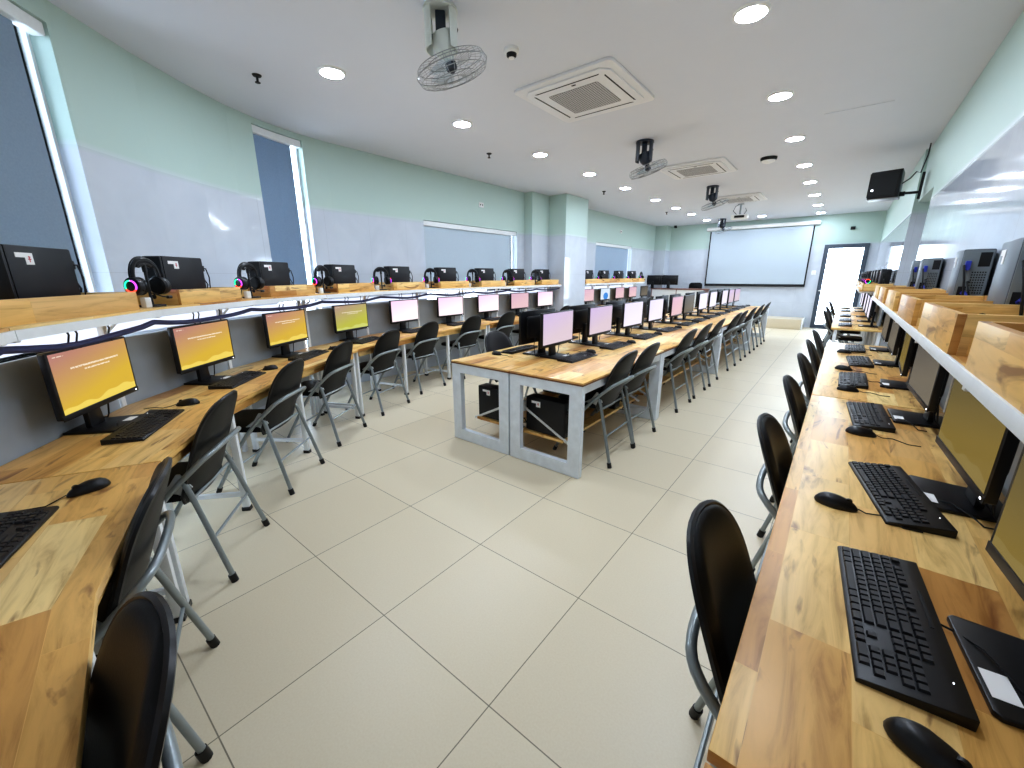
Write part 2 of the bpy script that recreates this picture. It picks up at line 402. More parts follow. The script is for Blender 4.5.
# windows: frame, pane, roller blind
def window(k, at, s0, s1, z0, z1, blind_z, gap0, gap1):
    n = max(2, int((s1 - s0) / .25) + 1); S_ = [s0 + (s1 - s0) * i / (n - 1) for i in range(n)]
    def strip(sa, sb, za, zb, off, th):
        mb = MB(); q = [s for s in S_ if sa < s < sb]; q = [sa] + q + [sb]
        for a, b in zip(q, q[1:]):
            p, r, p2, r2 = at(a, off), at(b, off), at(a, off + th), at(b, off + th)
            vs = [(p[0], p[1], za), (r[0], r[1], za), (r2[0], r2[1], za), (p2[0], p2[1], za), (p[0], p[1], zb), (r[0], r[1], zb), (r2[0], r2[1], zb), (p2[0], p2[1], zb)]
            mb.add(vs, [(0, 3, 2, 1), (4, 5, 6, 7), (0, 1, 5, 4), (2, 3, 7, 6), (0, 4, 7, 3), (1, 2, 6, 5)])
        return mb
    fr = strip(s0, s1, z0, z0 + .05, .1, .04)
    for q in (strip(s0, s1, z1 - .04, z1, .1, .04), strip(s0, s0 + .022, z0, z1, .1, .04), strip(s1 - .022, s1, z0, z1, .1, .04)): fr.add(q.v, q.f)
    w = struct('window_%d' % k, fr, M['white'])
    obj('pane', strip(s0 + .022, s1 - .022, z0 + .05, z1 - .04, .118, .004), M['glass'], w, smooth=False)
    bl = thing('roller_blind', BL[k - 1], 'blind', group=None)
    obj('fabric', strip(s0 + gap0, s1 - gap1, blind_z, z1 - .06, .06, .003), BM[k - 1], bl, smooth=False)
    obj('roller_cassette', strip(s0 + .004, s1 - .004, z1 - .075, z1 - .004, .015, .07), M['white'], bl, smooth=False, bevel=.006)
    obj('bottom_bar', strip(s0 + gap0, s1 - gap1, blind_z - .025, blind_z, .055, .015), M['galv'], bl, smooth=False)
BL = ['tall dark grey roller blind on the curved wall, behind the first black tower', 'narrow tall grey roller blind on the curved wall, between white tiled stretches',
      'wide low blue-grey roller blind beside the stepped wall pillar', 'small low grey roller blind beyond the pillar, close to the screen wall']
sh = lambda w: (w[0] - off1, w[1] - off1)
a, b = sh(W1); window(1, lat, a, b, W1[2], W1[3], 1.25, .02, .15)
a, b = sh(W2); window(2, lat, a, b, W2[2], W2[3], 1.25, .02, .1)
a, b = sh(W3); window(3, lat, a, b, W3[2], W3[3], 1.25, .02, .14)
window(4, lat4, WF4[0], WF4[1], .9, 2.27, 1.22, .02, .14)

# glazed door at the far end
d = MB()
for x0, x1, z0, z1 in ((DX0, DX0 + .1, 0, DZ), (DX1 - .1, DX1, 0, DZ), (DX0 + .1, DX1 - .1, DZ - .1, DZ), (DX0 + .1, DX1 - .1, 0, .1)):
    d.box(x0, x1, YF - .05, YF + .05, z0, z1)
door = struct('door_1', d, M['slate'])
obj('pane', MB().box(DX0 + .1, DX1 - .1, YF - .004, YF + .004, .1, DZ - .1), M['glass'], door, smooth=False)
obj('handle', MB().tube([(DX0 + .05, YF - .05, 1.02), (DX0 + .05, YF - .1, 1.02), (DX0 + .18, YF - .1, 1.02)], .012), M['chrome'], door)
struct('exterior_floor', MB().box(-2.5, 2.5, YF + .06, YF + 5, -.06, -.005), M['cream'])
struct('trim_1', MB().box(-.55, .32, YF - .16, YF - .06, 0, .012), M['slate'])

# ------------------------------------------------------------------ ceiling fittings
lens = MB().lathe([(.001, -.014), (.08, -.014), (.085, -.009), (.085, 0)], 24)
t = thing('downlight', '', 'ceiling light'); obj('diffuser', lens, M['light'], t)
obj('trim_ring', MB().lathe([(.086, -.004), (.086, -.014), (.1, -.01), (.105, 0)], 24), M['pwhite'], t)
DL = Proto(t)
for i, y in enumerate((1.99, 3.41, 4.84, 6.19, 7.56, 9.09, 10.45, 11.72, 13.23)):
    o = DL.put((-3.4, y, ZC), 0, 'round white downlight, %s from the camera end of the window-side ceiling row' % ORD[i], 'window-side row of downlights')
    for c in r_children[o.name]:
        if c.name.startswith('diffuser'): c.material_slots[0].link = 'OBJECT'; c.material_slots[0].material = M['lightcool']
for i, y in enumerate((1.75, 3.22, 4.72, 6.2, 7.71, 9.11, 10.57, 12.08, 13.6)):
    DL.put((-.70 - .008 * i, y, ZC), 0, 'round white downlight, %s from the camera end of the aisle-side ceiling row' % ORD[i], 'aisle-side row of downlights')
DL.put((-2.03, 13.3, ZC), 0, 'lone round downlight in front of the projection screen', None)

def rrect(w, h, r, n=5):
    pts = []
    for cx, cy_, a0 in ((w - r, h - r, 0), (-w + r, h - r, PI / 2), (-w + r, -h + r, PI), (w - r, -h + r, 1.5 * PI)):
        for k in range(n + 1): a = a0 + PI / 2 * k / n; pts.append((cx + r * cos(a), cy_ + r * sin(a)))
    return pts
t = thing('air_conditioner', '', 'air conditioner')
obj('housing', MB().prism(rrect(.46, .46, .05), -.022, 0), M['ceilp'], t, bevel=.004)
obj('face_panel', MB().prism([(.4, .33), (.33, .4), (-.33, .4), (-.4, .33), (-.4, -.33), (-.33, -.4), (.33, -.4), (.4, -.33)], -.036, -.022), M['ceilp'], t, bevel=.004)
obj('intake_grille', MB().prism(rrect(.235, .235, .02), -.041, -.036), M['grille'], t, smooth=False)
for k in range(4):
    m = Matrix.Rotation(k * PI / 2, 4, 'Z')
    obj('air_flap', MB().prism([(-.29, .345), (.29, .345), (.27, .395), (-.27, .395)], -.03, -.02, m), M['ceilp'], t)
    obj('air_slot', MB().prism([(-.29, .325), (.29, .325), (.305, .338), (-.305, .338)], -.0375, -.0355, m), M['dark'], t, smooth=False)
obj('indicator', MB().prism(rrect(.02, .008, .005), -.038, -.036, Matrix.Translation((.05, -.29, 0))), M['dark'], t)
AC = Proto(t)
for i, (x, y) in enumerate(((-2.05, 3.6), (-2.0, 6.95), (-2.0, 10.05))):
    AC.put((x, y, ZC), 0, ['square four-way ceiling air conditioner between the pale fan and the smoke detector', 'square ceiling air conditioner beside the dark fan, middle of the three', 'square ceiling air conditioner with dark slot, closest to the projector'][i], 'ceiling air conditioners')

def make_fan(body, label):
    t = thing('ceiling_fan', label, 'fan')
    mb = MB().lathe([(.001, 0), (.1, 0), (.105, -.02), (.001, -.02)], 20)
    obj('ceiling_plate', mb, M[body], t)
    mb = MB(); n = 20
    for s in (-1, 1):   # two curved cheeks forming the U housing
        pts = [((.098 - .02 * 0) * cos(a), .098 * sin(a)) for a in [(-.95 + 1.9 * k / 8) + (0 if s > 0 else PI) for k in range(9)]]
        inn = [(x * .93, y * .93) for x, y in pts[::-1]]
        mb.prism(pts + inn, -.22, -.015)
    obj('housing', mb, M[body], t)
    obj('swivel_arm', MB().box(-.03, .03, -.025, .025, -.15, -.02).box(-.09, .09, -.02, .02, -.17, -.14), M['fandark'], t, bevel=.006)
    obj('wiring', MB().tube([(.07, .05, -.03), (.1, .03, -.09), (.06, .05, -.17), (.02, .03, -.22)], .005, 6), M['cable'], t)
    tilt = Matrix.Translation((0, 0, -.115)) @ Matrix.Rotation(-.3, 4, 'Y') @ Matrix.Rotation(.1, 4, 'X')
    obj('motor', MB().lathe([(.001, 0), (.06, -.01), (.075, -.05), (.07, -.1), (.05, -.13), (.03, -.14), (.028, -.165), (.001, -.165)], 20, tilt), M[body], t)
    obj('hub', MB().lathe([(.001, -.165), (.035, -.165), (.035, -.2), (.012, -.22), (.001, -.22)], 16, tilt), M['fandark'], t)
    cg = MB(); Rr = .225
    for z, r in ((-.17, .06), (-.155, .14), (-.165, .21), (-.2, Rr), (-.235, .21), (-.25, .14), (-.252, .06)):
        cg.tube([(r * cos(2 * PI * k / 40), r * sin(2 * PI * k / 40), z) for k in range(40)], .0022 if r < Rr else .0035, 5, True, tilt)
    for k in range(28):
        a = 2 * PI * k / 28; prof = [(.05, -.172), (.14, -.155), (.21, -.165), (Rr, -.2), (.21, -.235), (.14, -.25), (.05, -.253)]
        cg.tube([(r * cos(a), r * sin(a), z) for r, z in prof], .0013, 4, False, tilt)
    obj('cage', cg, M['wire'], t)
    for k in range(3):
        m = tilt @ Matrix.Rotation(k * 2 * PI / 3, 4, 'Z'); mb = MB()
        P = [(.03, -.02), (.1, -.07), (.17, -.085), (.195, -.03), (.19, .05), (.12, .06), (.04, .025)]
        mb.add([(x, y, -.2 + y * .25) for x, y in P], [tuple(range(len(P)))], m)
        obj('blade', mb, M['blade'], t)
    return t
f0 = make_fan('fanbody', 'pale greenish caged ceiling fan, the one closest to the camera'); f0.location = (-2.15, 2.0, ZC); f0.rotation_euler = (0, 0, .785)
f1 = make_fan('fandark', ''); FN = Proto(f1)
for i, (y, lb) in enumerate(((5.2, 'dark caged ceiling fan between the first and second air conditioners'), (8.44, 'dark caged ceiling fan just before the projector'), (11.6, 'small dark ceiling fan hanging in front of the projection screen'))):
    FN.put((-3.0 if i == 2 else -2.13, 13.3 if i == 2 else y, ZC), [.385, .25, .2][i], lb, 'dark ceiling fans')

t = thing('smoke_detector', 'round white smoke detector between pale fan and air conditioner', 'smoke detector', (-2.1, 2.62, ZC))
obj('base', MB().lathe([(.05, 0), (.052, -.02), (.04, -.03), (.001, -.03)][::-1] + [(.001, 0)], 20), M['pwhite'], t)
obj('sensor_head', MB().lathe([(.001, -.055), (.025, -.053), (.035, -.045), (.036, -.03), (.001, -.03)], 20), M['dark'], t)
obj('cap', MB().lathe([(.001, -.062), (.018, -.06), (.022, -.055), (.001, -.055)], 16), M['pwhite'], t)
t = thing('wireless_access_point', 'round white access point with dark back plate on the ceiling, between downlight row and fans', 'access point', (-1.08, 6.95, ZC))
obj('back_plate', MB().lathe([(.001, -.04), (.09, -.04), (.1, -.02), (.1, 0)], 24), M['dark'], t)
obj('dome', MB().lathe([(.001, -.075), (.04, -.07), (.075, -.055), (.085, -.04), (.001, -.04)], 24), M['pwhite'], t)
t = thing('sprinkler', '', 'sprinkler'); obj('escutcheon', MB().lathe([(.001, -.012), (.03, -.01), (.035, 0)], 16), M['dark'], t)
obj('head', MB().tube([(0, 0, -.01), (0, 0, -.05)], .009).lathe([(.001, -.055), (.02, -.055), (.02, -.05), (.001, -.05)], 12), M['dark'], t)
SPK = Proto(t)
for i, (x, y) in enumerate(((-3.91, 1.64), (-3.9, 4.39), (-3.85, 7.6), (-3.8, 11.0))):
    SPK.put((x, y, ZC), 0, 'tiny dark sprinkler head on the ceiling above the window-side desks, %s from the camera end' % ORD[i], 'sprinkler heads')
t = thing('projector', 'white ceiling projector on a bracket in front of the projection screen', 'projector', (-2.1, 10.87, ZC), .1)
obj('ceiling_bracket', MB().box(-.06, .06, -.06, .06, -.015, 0).tube([(0, 0, 0), (0, 0, -.22)], .02), M['grey'], t)
obj('body', MB().prism(rrect(.17, .12, .03), -.32, -.23), M['pwhite'], t, bevel=.012)
obj('lens', MB().tube([(.05, .11, -.275), (.05, .14, -.275)], .035, 16), M['dark'], t)
obj('side_vent', MB().box(-.1, .1, -.125, -.118, -.3, -.25), M['dark'], t)
obj('cable', MB().tube([(-.05, -.1, -.24), (-.13, -.12, -.15), (-.1, -.05, -.05), (-.03, 0, -.01)], .006, 6).tube([(.08, -.1, -.24), (.13, -.1, -.16), (.1, -.04, -.1)], .006, 6), M['cable'], t)

t = thing('access_hatch', 'thin-edged square access hatch in the ceiling near the loudspeaker', 'access hatch', (-.17, 5.75, ZC))
obj('panel', MB().box(-.26, .26, -.24, .24, -.004, 0), M['ceiling'], t, smooth=False)

# projection screen on the far wall
t = thing('projection_screen', 'large white pull-down projection screen with black border on the far wall', 'projection screen', (-2.18, YF - .07, 0))
obj('fabric', MB().box(-1.28, 1.28, 0, .004, 1.19, 2.74), M['screenfab'], t, smooth=False)
bd = MB().box(-1.315, -1.28, -.002, .005, 1.14, 2.74).box(1.28, 1.315, -.002, .005, 1.14, 2.74).box(-1.315, 1.315, -.002, .005, 1.14, 1.19)
obj('border', bd, M['dark'], t, smooth=False)
obj('roller_case', MB().box(-1.42, 1.42, -.05, .07, 2.76, 2.86), M['pwhite'], t, bevel=.02)
obj('bottom_bar', MB().tube([(-1.315, 0, 1.13), (1.315, 0, 1.13)], .014), M['dark'], t)
# loudspeaker
t = thing('loudspeaker', 'black loudspeaker angled on a bracket high on the plain wall', 'loudspeaker', (.21, 7.4, 2.55), -.12)
obj('cabinet', MB().prism([(-.15, -.13), (.15, -.16), (.15, .16), (-.08, .16), (-.15, .08)], -.17, .15), M['black'], t, bevel=.008)
obj('grille', MB().box(-.14, .135, -.162, -.15, -.15, .13, Matrix.Rotation(-.09, 4, 'Z')), M['dark'], t)
obj('badge', MB().box(-.12, -.1, -.16, -.155, -.08, -.06), M['led'], t)
obj('bracket', MB().box(.15, .2, -.02, .02, -.15, -.1).tube([(.2, 0, -.12), (.34, 0.02, -.12)], .016).box(.32, .345, -.03, .05, -.2, .1), M['dark'], t)
obj('cable', MB().tube([(.15, .02, 0), (.22, 0, .05), (.26, .02, .12), (.3, .02, .1), (.33, .02, .3), (.33, .02, .42)], .007, 6), M['cable'], t)

# ------------------------------------------------------------------ prototypes
def make_chair():
    t = thing('folding_chair', '', 'chair')
    # local: sitter faces +y, rear feet on y=0
    def yb(z): return .135 - (z - .42) * .36
    mb = MB(); NV, NU = 22, 14; rows = []
    def wid(v):
        if v < .5: return .2
        return max(.012, .2 * max(0, 1 - ((v - .5) / .5) ** 3.0) ** .4)
    vs = []; fs = []
    for side in (0, 1):
        for i in range(NV + 1):
            v = 1 - (1 - i / NV) ** 1.7; z = .42 + .465 * v; w = wid(v)
            if v < .06: w -= .02 * (1 - v / .06)
            for j in range(NU + 1):
                u = -1 + 2 * j / NU; x = u * w; y = yb(z) + .032 * (x / .2) ** 2
                edge = math.sqrt(max(0, 1 - u ** 6)) * math.sqrt(max(0, 1 - (2 * v - 1) ** 8))
                vs.append((x, y + (.024 * edge + .006 if side else -.008 - .004 * edge), z))
    K = (NV + 1) * (NU + 1)
    for i in range(NV):
        for j in range(NU):
            a = i * (NU + 1) + j; fs.append((a, a + 1, a + NU + 2, a + NU + 1)); fs.append((K + a, K + a + NU + 1, K + a + NU + 2, K + a + 1))
    ring = [j for j in range(NU + 1)] + [i * (NU + 1) + NU for i in range(1, NV + 1)] + [NV * (NU + 1) + j for j in range(NU - 1, -1, -1)] + [i * (NU + 1) for i in range(NV - 1, 0, -1)]
    for a, b in zip(ring, ring[1:] + ring[:1]): fs.append((a, K + a, K + b, b))
    mb.add(vs, fs); b = obj('backrest', mb, M['leather'], t)
    pp = MB().tube([Vector(vs[a]) * .5 + Vector(vs[K + a]) * .5 for a in ring], .009, 6, True); obj('piping', pp, M['piping'], b)
    sm = MB(); NS = 10
    out = rrect(.2, .2, .06, 5); out = [(x * (1 - .04 * (y > 0)), y) for x, y in out]
    for sc, z in ((.9, .432), (1, .44), (1, .462), (.96, .476), (.8, .484), (.4, .487)): sm.v += [(x * sc, y * sc + .33, z) for x, y in out]
    n = len(out)
    for i in range(5):
        for k in range(n): sm.f.append((i * n + k, i * n + (k + 1) % n, (i + 1) * n + (k + 1) % n, (i + 1) * n + k))
    sm.f += [tuple(range(n - 1, -1, -1)), tuple(range(5 * n, 6 * n))]
    obj('seat', sm, M['leather'], t)
    half = [(-.2, .52, .02), (-.21, .38, .24), (-.215, .28, .39), (-.218, .18, .505), (-.215, .09, .59), (-.2, .045, .632), (-.17, .022, .65), (-.12, .012, .657), (-.05, .008, .66)]
    path = half + [(-x, y, z) for x, y, z in half[::-1]]
    # smooth the path
    sm_p = [Vector(path[0])]
    for a, b_ in zip(path, path[1:]): a, b_ = Vector(a), Vector(b_); sm_p += [a * .75 + b_ * .25, a * .25 + b_ * .75]
    sm_p.append(Vector(path[-1]))
    fr = obj('frame', MB().tube(sm_p, .0125, 10), M['grey'], t)
    for s in (-1, 1):
        obj('foot_cap', MB().tube([(s * .2, .524, .0), (s * .2, .508, .035)], .017, 10), M['black'], fr)
        lg = obj('leg', MB().tube([(s * .2, .135, .53), (s * .205, .115, .47), (s * .235, 0.002, .025)], .0125, 10), M['grey'], t)
        obj('foot_cap', MB().tube([(s * .236, -.002, 0), (s * .234, .008, .04)], .017, 10), M['black'], lg)
        pl = [(.11, .50), (.14, .47), (.25, .445), (.27, .47), (.2, .52), (.165, .57), (.15, .57)]
        br = MB(); k = len(pl); x0 = s * .188
        br.add([(x0 - .003, y, z) for y, z in pl] + [(x0 + .003, y, z) for y, z in pl], [tuple(range(k - 1, -1, -1)), tuple(range(k, 2 * k))] + [(i, (i + 1) % k, k + (i + 1) % k, k + i) for i in range(k)])
        obj('bracket', br, M['chrome'], t, smooth=False)
    obj('rear_crossbar', MB().tube([(-.222, .06, .235), (.222, .06, .235)], .007), M['grey'], t)
    obj('front_crossbar', MB().tube([(-.206, .455, .13), (.206, .455, .13)], .007), M['grey'], t)
    obj('seat_rail', MB().tube([(-.213, .26, .425), (.213, .26, .425)], .008).tube([(-.205, .12, .44), (.205, .12, .44)], .008), M['grey'], t)
    return t
CH = Proto(make_chair())

def make_monitor():
    t = thing('monitor', '', 'monitor')      # local: screen faces -y, panel plane at y=0, base on z=0
    w, h, z0 = .262, .138, .112; zc = z0 + h + .012
    hs = MB().prism([(x, z) for x, z in rrect(w + .006, h + .01, .008, 2)], -.012, .012, Matrix.Translation((0, .012, zc)) @ Matrix.Rotation(PI / 2, 4, 'X'))
    obj('housing', hs, M['black'], t, bevel=.002)
    obj('rear_cover', MB().prism(rrect(.2, .1, .03), 0, .03, Matrix.Translation((0, .05, zc)) @ Matrix.Rotation(PI / 2, 4, 'X')), M['black'], t, bevel=.01)
    bz = obj('bezel', MB().box(-w - .006, w + .006, -.0025, .001, z0 - .002, z0 + .022), M['black'], t, bevel=.001)
    obj('power_light', MB().box(w - .02, w - .012, -.0035, -.002, z0 + .006, z0 + .011), M['led'], bz)
    q = MB().quad((-w + .008, -.0012, z0 + .024), (w - .008, -.0012, z0 + .024), (w - .008, -.0012, z0 + .012 + 2 * h), (-w + .008, -.0012, z0 + .012 + 2 * h), [(0, 0), (1, 0), (1, 1), (0, 1)])
    obj('screen', q, S['yellow'], t, smooth=False)
    bs = obj('base', MB().prism([(-.125, -.07), (-.115, -.08), (.115, -.08), (.125, -.07), (.105, .13), (-.105, .13)], 0, .012), M['black'], t, bevel=.003)
    obj('sticker', MB().box(.02, .085, -.072, -.035, .012, .0128), M['paper'], bs, smooth=False)
    nk = MB().prism([(-.05, 0), (.05, 0), (.035, .2), (-.035, .2)], -.012, .012, Matrix.Translation((0, .06, .01)) @ Matrix.Rotation(PI / 2 - .05, 4, 'X'))
    obj('neck', nk, M['black'], t, bevel=.004)
    cb = MB()
    for k in range(2):
        cb.tube([(.03 + .06 * k, .05, .17), (.05 + .07 * k, .06, .1), (.06 + .06 * k, .07, .03), (.09 + .05 * k, .09, .006), (.14, .13, .006)], .004, 5)
    obj('cable', cb, M['cable'], t)
    return t
MO = Proto(make_monitor())
def put_monitor(loc, rz, label, scr, group):
    o = MO.put(loc, rz, label, group)
    for c in r_children[o.name]:
        if c.name.startswith('screen'):
            c.material_slots[0].link = 'OBJECT'; c.material_slots[0].material = S[scr]
    return o

def make_keyboard():
    t = thing('keyboard', '', 'keyboard')    # local: front (space bar) at y=-.075, lies on z=0
    body = MB(); pr = [(-.076, 0), (.076, 0), (.076, .024), (.05, .022), (-.07, .011), (-.076, .008)]
    k = len(pr); body.add([(-.225, y, z) for y, z in pr] + [(.225, y, z) for y, z in pr], [tuple(range(k)), tuple(range(2 * k - 1, k - 1, -1))] + [(i, k + i, k + (i + 1) % k, (i + 1) % k) for i in range(k)])
    b = obj('body', body, M['black'], t, bevel=.002)
    km = MB()
    def key(x0, x1, r):
        y0 = -.069 + r * .019; y1 = y0 + .0165; z = .0115 + (y0 + .07) * .091
        m = .002
        km.add([(x0, y0, z), (x1, y0, z), (x1, y1, z + .0015), (x0, y1, z + .0015), (x0 + m, y0 + m, z + .005), (x1 - m, y0 + m, z + .005), (x1 - m, y1 - m, z + .0065), (x0 + m, y1 - m, z + .0065)],
               [(4, 5, 6, 7), (0, 1, 5, 4), (1, 2, 6, 5), (2, 3, 7, 6), (3, 0, 4, 7)])
    X0 = -.217; P = .019
    def row(r, ws, x=X0):
        for w in ws:
            if w > 0: key(x, x + w * P - .0022, r)
            x += abs(w) * P
    row(0, [1.25, 1.25, 1.25, 6, 1.25, 1.25, 1.25, 1.5, -.2, 1, 1, 1, -.2, 2, 1])
    row(1, [2.25] + [1] * 10 + [2.75, -1.2, 1, -1.2, 1, 1, 1, 1])
    row(2, [1.75] + [1] * 11 + [2.25, -3.4, 1, 1, 1])
    row(3, [1.5] + [1] * 12 + [1.5, -.2, 1, 1, 1, -.2, 1, 1, 1, 1])
    row(4, [1] * 13 + [2, -.2, 1, 1, 1, -.2, 1, 1, 1, 1])
    row(5, [1, -1, 1, 1, 1, 1, -.5, 1, 1, 1, 1, -.5, 1, 1, 1, 1, -.2, 1, 1, 1])
    obj('keys', km, M['keys'], t, smooth=False)
    obj('media_buttons', MB().box(-.1, .02, .056, .062, .0222, .0236), M['dark'], b)
    obj('status_light', MB().box(.157, .1595, .059, .0605, .0225, .0238), M['led'], b)
    obj('cable', MB().tube([(-.02, .076, .012), (-.02, .1, .006), (.03, .13, .02), (.09, .15, .02), (.12, .17, .004), (.12, .2, .004)], .0025, 5), M['cable'], t)
    return t
KB = Proto(make_keyboard())
def make_mouse():
    t = thing('mouse', '', 'mouse'); mb = MB(); n = 20
    prof = [(.001, 1.0), (.35, .97), (.62, .85), (.82, .62), (.95, .35), (1.0, .12), (.96, 0)]
    for s, z in prof[::-1]:
        mb.v += [(s * .031 * cos(2 * PI * k / n) * (1 - .12 * (sin(2 * PI * k / n) > 0)), s * .057 * sin(2 * PI * k / n), .001 + z * (.034 - .006 * sin(2 * PI * k / n) * s)) for k in range(n)]
    for i in range(6):
        for k in range(n): mb.f.append((i * n + k, i * n + (k + 1) % n, (i + 1) * n + (k + 1) % n, (i + 1) * n + k))
    mb.f += [tuple(range(n - 1, -1, -1)), tuple(range(6 * n, 7 * n))]
    b = obj('shell', mb, M['black'], t)
    obj('scroll_wheel', MB().tube([(-.004, .03, .026), (.004, .03, .026)], .009, 12), M['keys'], t)
    obj('cable', MB().tube([(0, .055, .01), (0, .075, .004), (-.02, .11, .003), (.02, .16, .003), (.01, .2, .003)], .002, 5), M['cable'], t)
    return t
MS = Proto(make_mouse())

def make_tower(case, label='', rear=False):
    t = thing('computer_tower', label, 'computer')  # local: broad side faces -y, rear faces +x, stands on z=0
    obj('case', MB().box(-.15, .2, 0, .11, .006, .29), M[case], t, bevel=.006)
    obj('front_panel', MB().box(-.165, -.149, .002, .108, .008, .288), M['black'], t, bevel=.006)
    obj('foot', MB().box(-.13, -.09, .02, .09, 0, .007).box(.13, .17, .02, .09, 0, .007), M['black'], t)
    st = obj('sticker', MB().box(-.11, -.055, -.0012, 0, .243, .262), M['paper'], t, smooth=False)
    s2 = obj('sticker', MB().box(-.065, -.025, -.0014, -.0002, .215, .262), M['paper'], t, smooth=False)
    if case == 'blackm': obj('mark', MB().box(-.047, -.043, -.002, -.0012, .225, .25).box(-.053, -.037, -.002, -.0012, .235, .239).box(-.051, -.038, -.002, -.0012, .244, .247), M['red'], s2, smooth=False)
    rp = obj('rear_plate', MB().box(.2, .204, .004, .106, .012, .284), M['caserear' if rear else 'blackm'], t, bevel=.001)
    pt = MB().box(.204, .207, .012, .04, .05, .13).box(.204, .206, .06, .1, .215, .275)
    for a in range(6):
        for b_ in range(9): pt.box(.204, .2056, .046 + a * .009, .051 + a * .009, .1 + b_ * .011, .106 + b_ * .011)
    for k in range(4): pt.box(.204, .206, .05, .1, .028 + k * .016, .037 + k * .016)
    obj('ports', pt, M['dark'], rp, smooth=False)
    obj('video_plug', MB().box(.204, .235, .014, .034, .2, .24), M['blue' if rear else 'black'], rp, bevel=.003)
    cb = MB()
    for k in range(3):
        y = .02 + .025 * k
        cb.tube([(.205, y, .22 - .07 * k), (.24, y - .01, .22 - .07 * k), (.275 + .01 * k, y, .16 - .05 * k), (.285, y + .015, .06), (.265 + .02 * k, y + .02, .02), (.255, y + .04, .008)], .0045, 6)
    cb.tube([(.205, .06, .06), (.24, .06, .09), (.3, .05, .05), (.29, .04, .008), (.23, .03, .008)], .004, 6)
    obj('cable', cb, M['cable'], t)
    if rear: obj('network_cable', MB().tube([(.206, .03, .1), (.24, .03, .11), (.27, .06, .08), (.25, .1, .05), (.22, .13, .03)], .006, 6), M['blue'], t)
    return t
TW = Proto(make_tower('blackm'))
TG = Proto(make_tower('case', rear=True))

def make_headset():
    t = thing('headset', '', 'headset')      # local: worn facing -y ... cups left and right; rests on z=0 of its stand foot
    bd = MB(); pts = []; p2 = []
    for k in range(17):
        a = PI * k / 16; pts.append((-.082 * cos(a), 0, .155 + .105 * sin(a) ** .8)); p2.append((-.092 * cos(a), .01, .15 + .122 * sin(a) ** .8))
    bd.tube(pts, [.011] * 17, 8); obj('headband', bd, M['black'], t)
    obj('outer_band', MB().tube(p2, .004, 6), M['black'], t)
    obj('head_pad', MB().tube([(p[0] * .93, 0, p[2] - .012) for p in pts[4:13]], .013, 8), M['leather'], t)
    for s in (-1, 1):
        m = Matrix.Translation((s * .075, 0, .115)) @ Matrix.Rotation(s * PI / 2, 4, 'Y')
        cup = obj('ear_cup', MB().lathe([(.001, -.012), (.035, -.012), (.048, -.004), (.05, .012), (.046, .026), (.03, .032), (.001, .032)], 20, m), M['black'], t)
        obj('ear_cushion', MB().lathe([(.02, -.028), (.04, -.03), (.05, -.02), (.048, -.006), (.001, -.006)], 20, m), M['leather'], cup)
        for j, (mt, a0) in enumerate((('rgbg', 0), ('rgbr', 2.1), ('rgbv', 4.2))):
            obj('glow_ring', MB().tube([(.03 * cos(a0 + 2 * k / 8), .03 * sin(a0 + 2 * k / 8), .0335) for k in range(9)], .004, 6, False, m), M[mt], cup)
    obj('microphone', MB().tube([(-.09, -.03, .1), (-.08, -.08, .08), (-.05, -.11, .06), (-.02, -.12, .055)], .004, 6).tube([(-.03, -.12, .055), (-.005, -.12, .055)], .009, 8), M['black'], t)
    obj('cable', MB().tube([(-.085, 0, .07), (-.08, .02, .03), (-.06, .05, .006), (.05, .06, .006), (.12, .05, .006)], .0035, 5), M['cable'], t)
    return t
HS = Proto(make_headset())
def make_stand():
    t = thing('headset_stand', '', 'headset stand')
    obj('foot', MB().prism(rrect(.05, .045, .015), 0, .012), M['black'], t, bevel=.003)
    obj('pole', MB().tube([(0, 0, .01), (0, 0, .2)], .008, 8), M['black'], t)
    obj('cradle', MB().tube([(-.04, 0, .222), (-.02, 0, .232), (0, 0, .235), (.02, 0, .232), (.04, 0, .222)], .012, 8).tube([(0, 0, .19), (0, 0, .23)], .012, 8), M['black'], t)
    obj('front_block', MB().box(-.085, -.045, -.04, -.01, .0, .055), M['pwhite'], t, bevel=.004, label='white block at the foot')
    return t
SD = Proto(make_stand())
def make_box():
    t = thing('wooden_tray', '', 'wooden box')    # open-top box with a round cable hole in its end
    L0, L1, D, h, th = -.24, .36, .31, .09, .018
    obj('front_board', MB().box(L0, L1, 0, th, 0, h), M['wood'], t, bevel=.001)
    obj('back_board', MB().box(L0, L1, D - th, D, 0, h), M['wood'], t, bevel=.001)
    for x in (L0, L1 - th):
        e = obj('end_board', MB().box(x, x + th, th, D - th, 0, h), M['wood'], t, bevel=.001, grain=1)
        obj('cable_hole', MB().tube([(x - .0008, .15, .05), (x + th + .0008, .15, .05)], .014, 14), M['dark'], e)
    return t
BX = Proto(make_box())

# ------------------------------------------------------------------ seat frames
class Seat:
    def __init__(s, A, B, side=1):      # A->B runs to the right of somebody facing the desk
        s.A, s.B = Vector(A), Vector(B); s.m = (s.A + s.B) / 2; s.t = (s.B - s.A).normalized(); s.n = Vector((-s.t.y, s.t.x)); s.rz = math.atan2(s.t.y, s.t.x)
    def p(s, x, y, z): q = s.m + s.t * x + s.n * y; return (q.x, q.y, z)
DZT = .7285
LV = [(-.42, -.13), (-1.25, 0), (-2.03, .27), (-2.72, .76), (-3.28, 1.40), (-3.73, 2.16), (-4.03, 2.98), (-4.19, 3.84), (-4.23, 4.71), (-4.23, 5.58), (-4.23, 6.45), (-4.23, 7.26)]
LVF = [(-4.23, 8.3 + .87 * k) for k in range(6)]

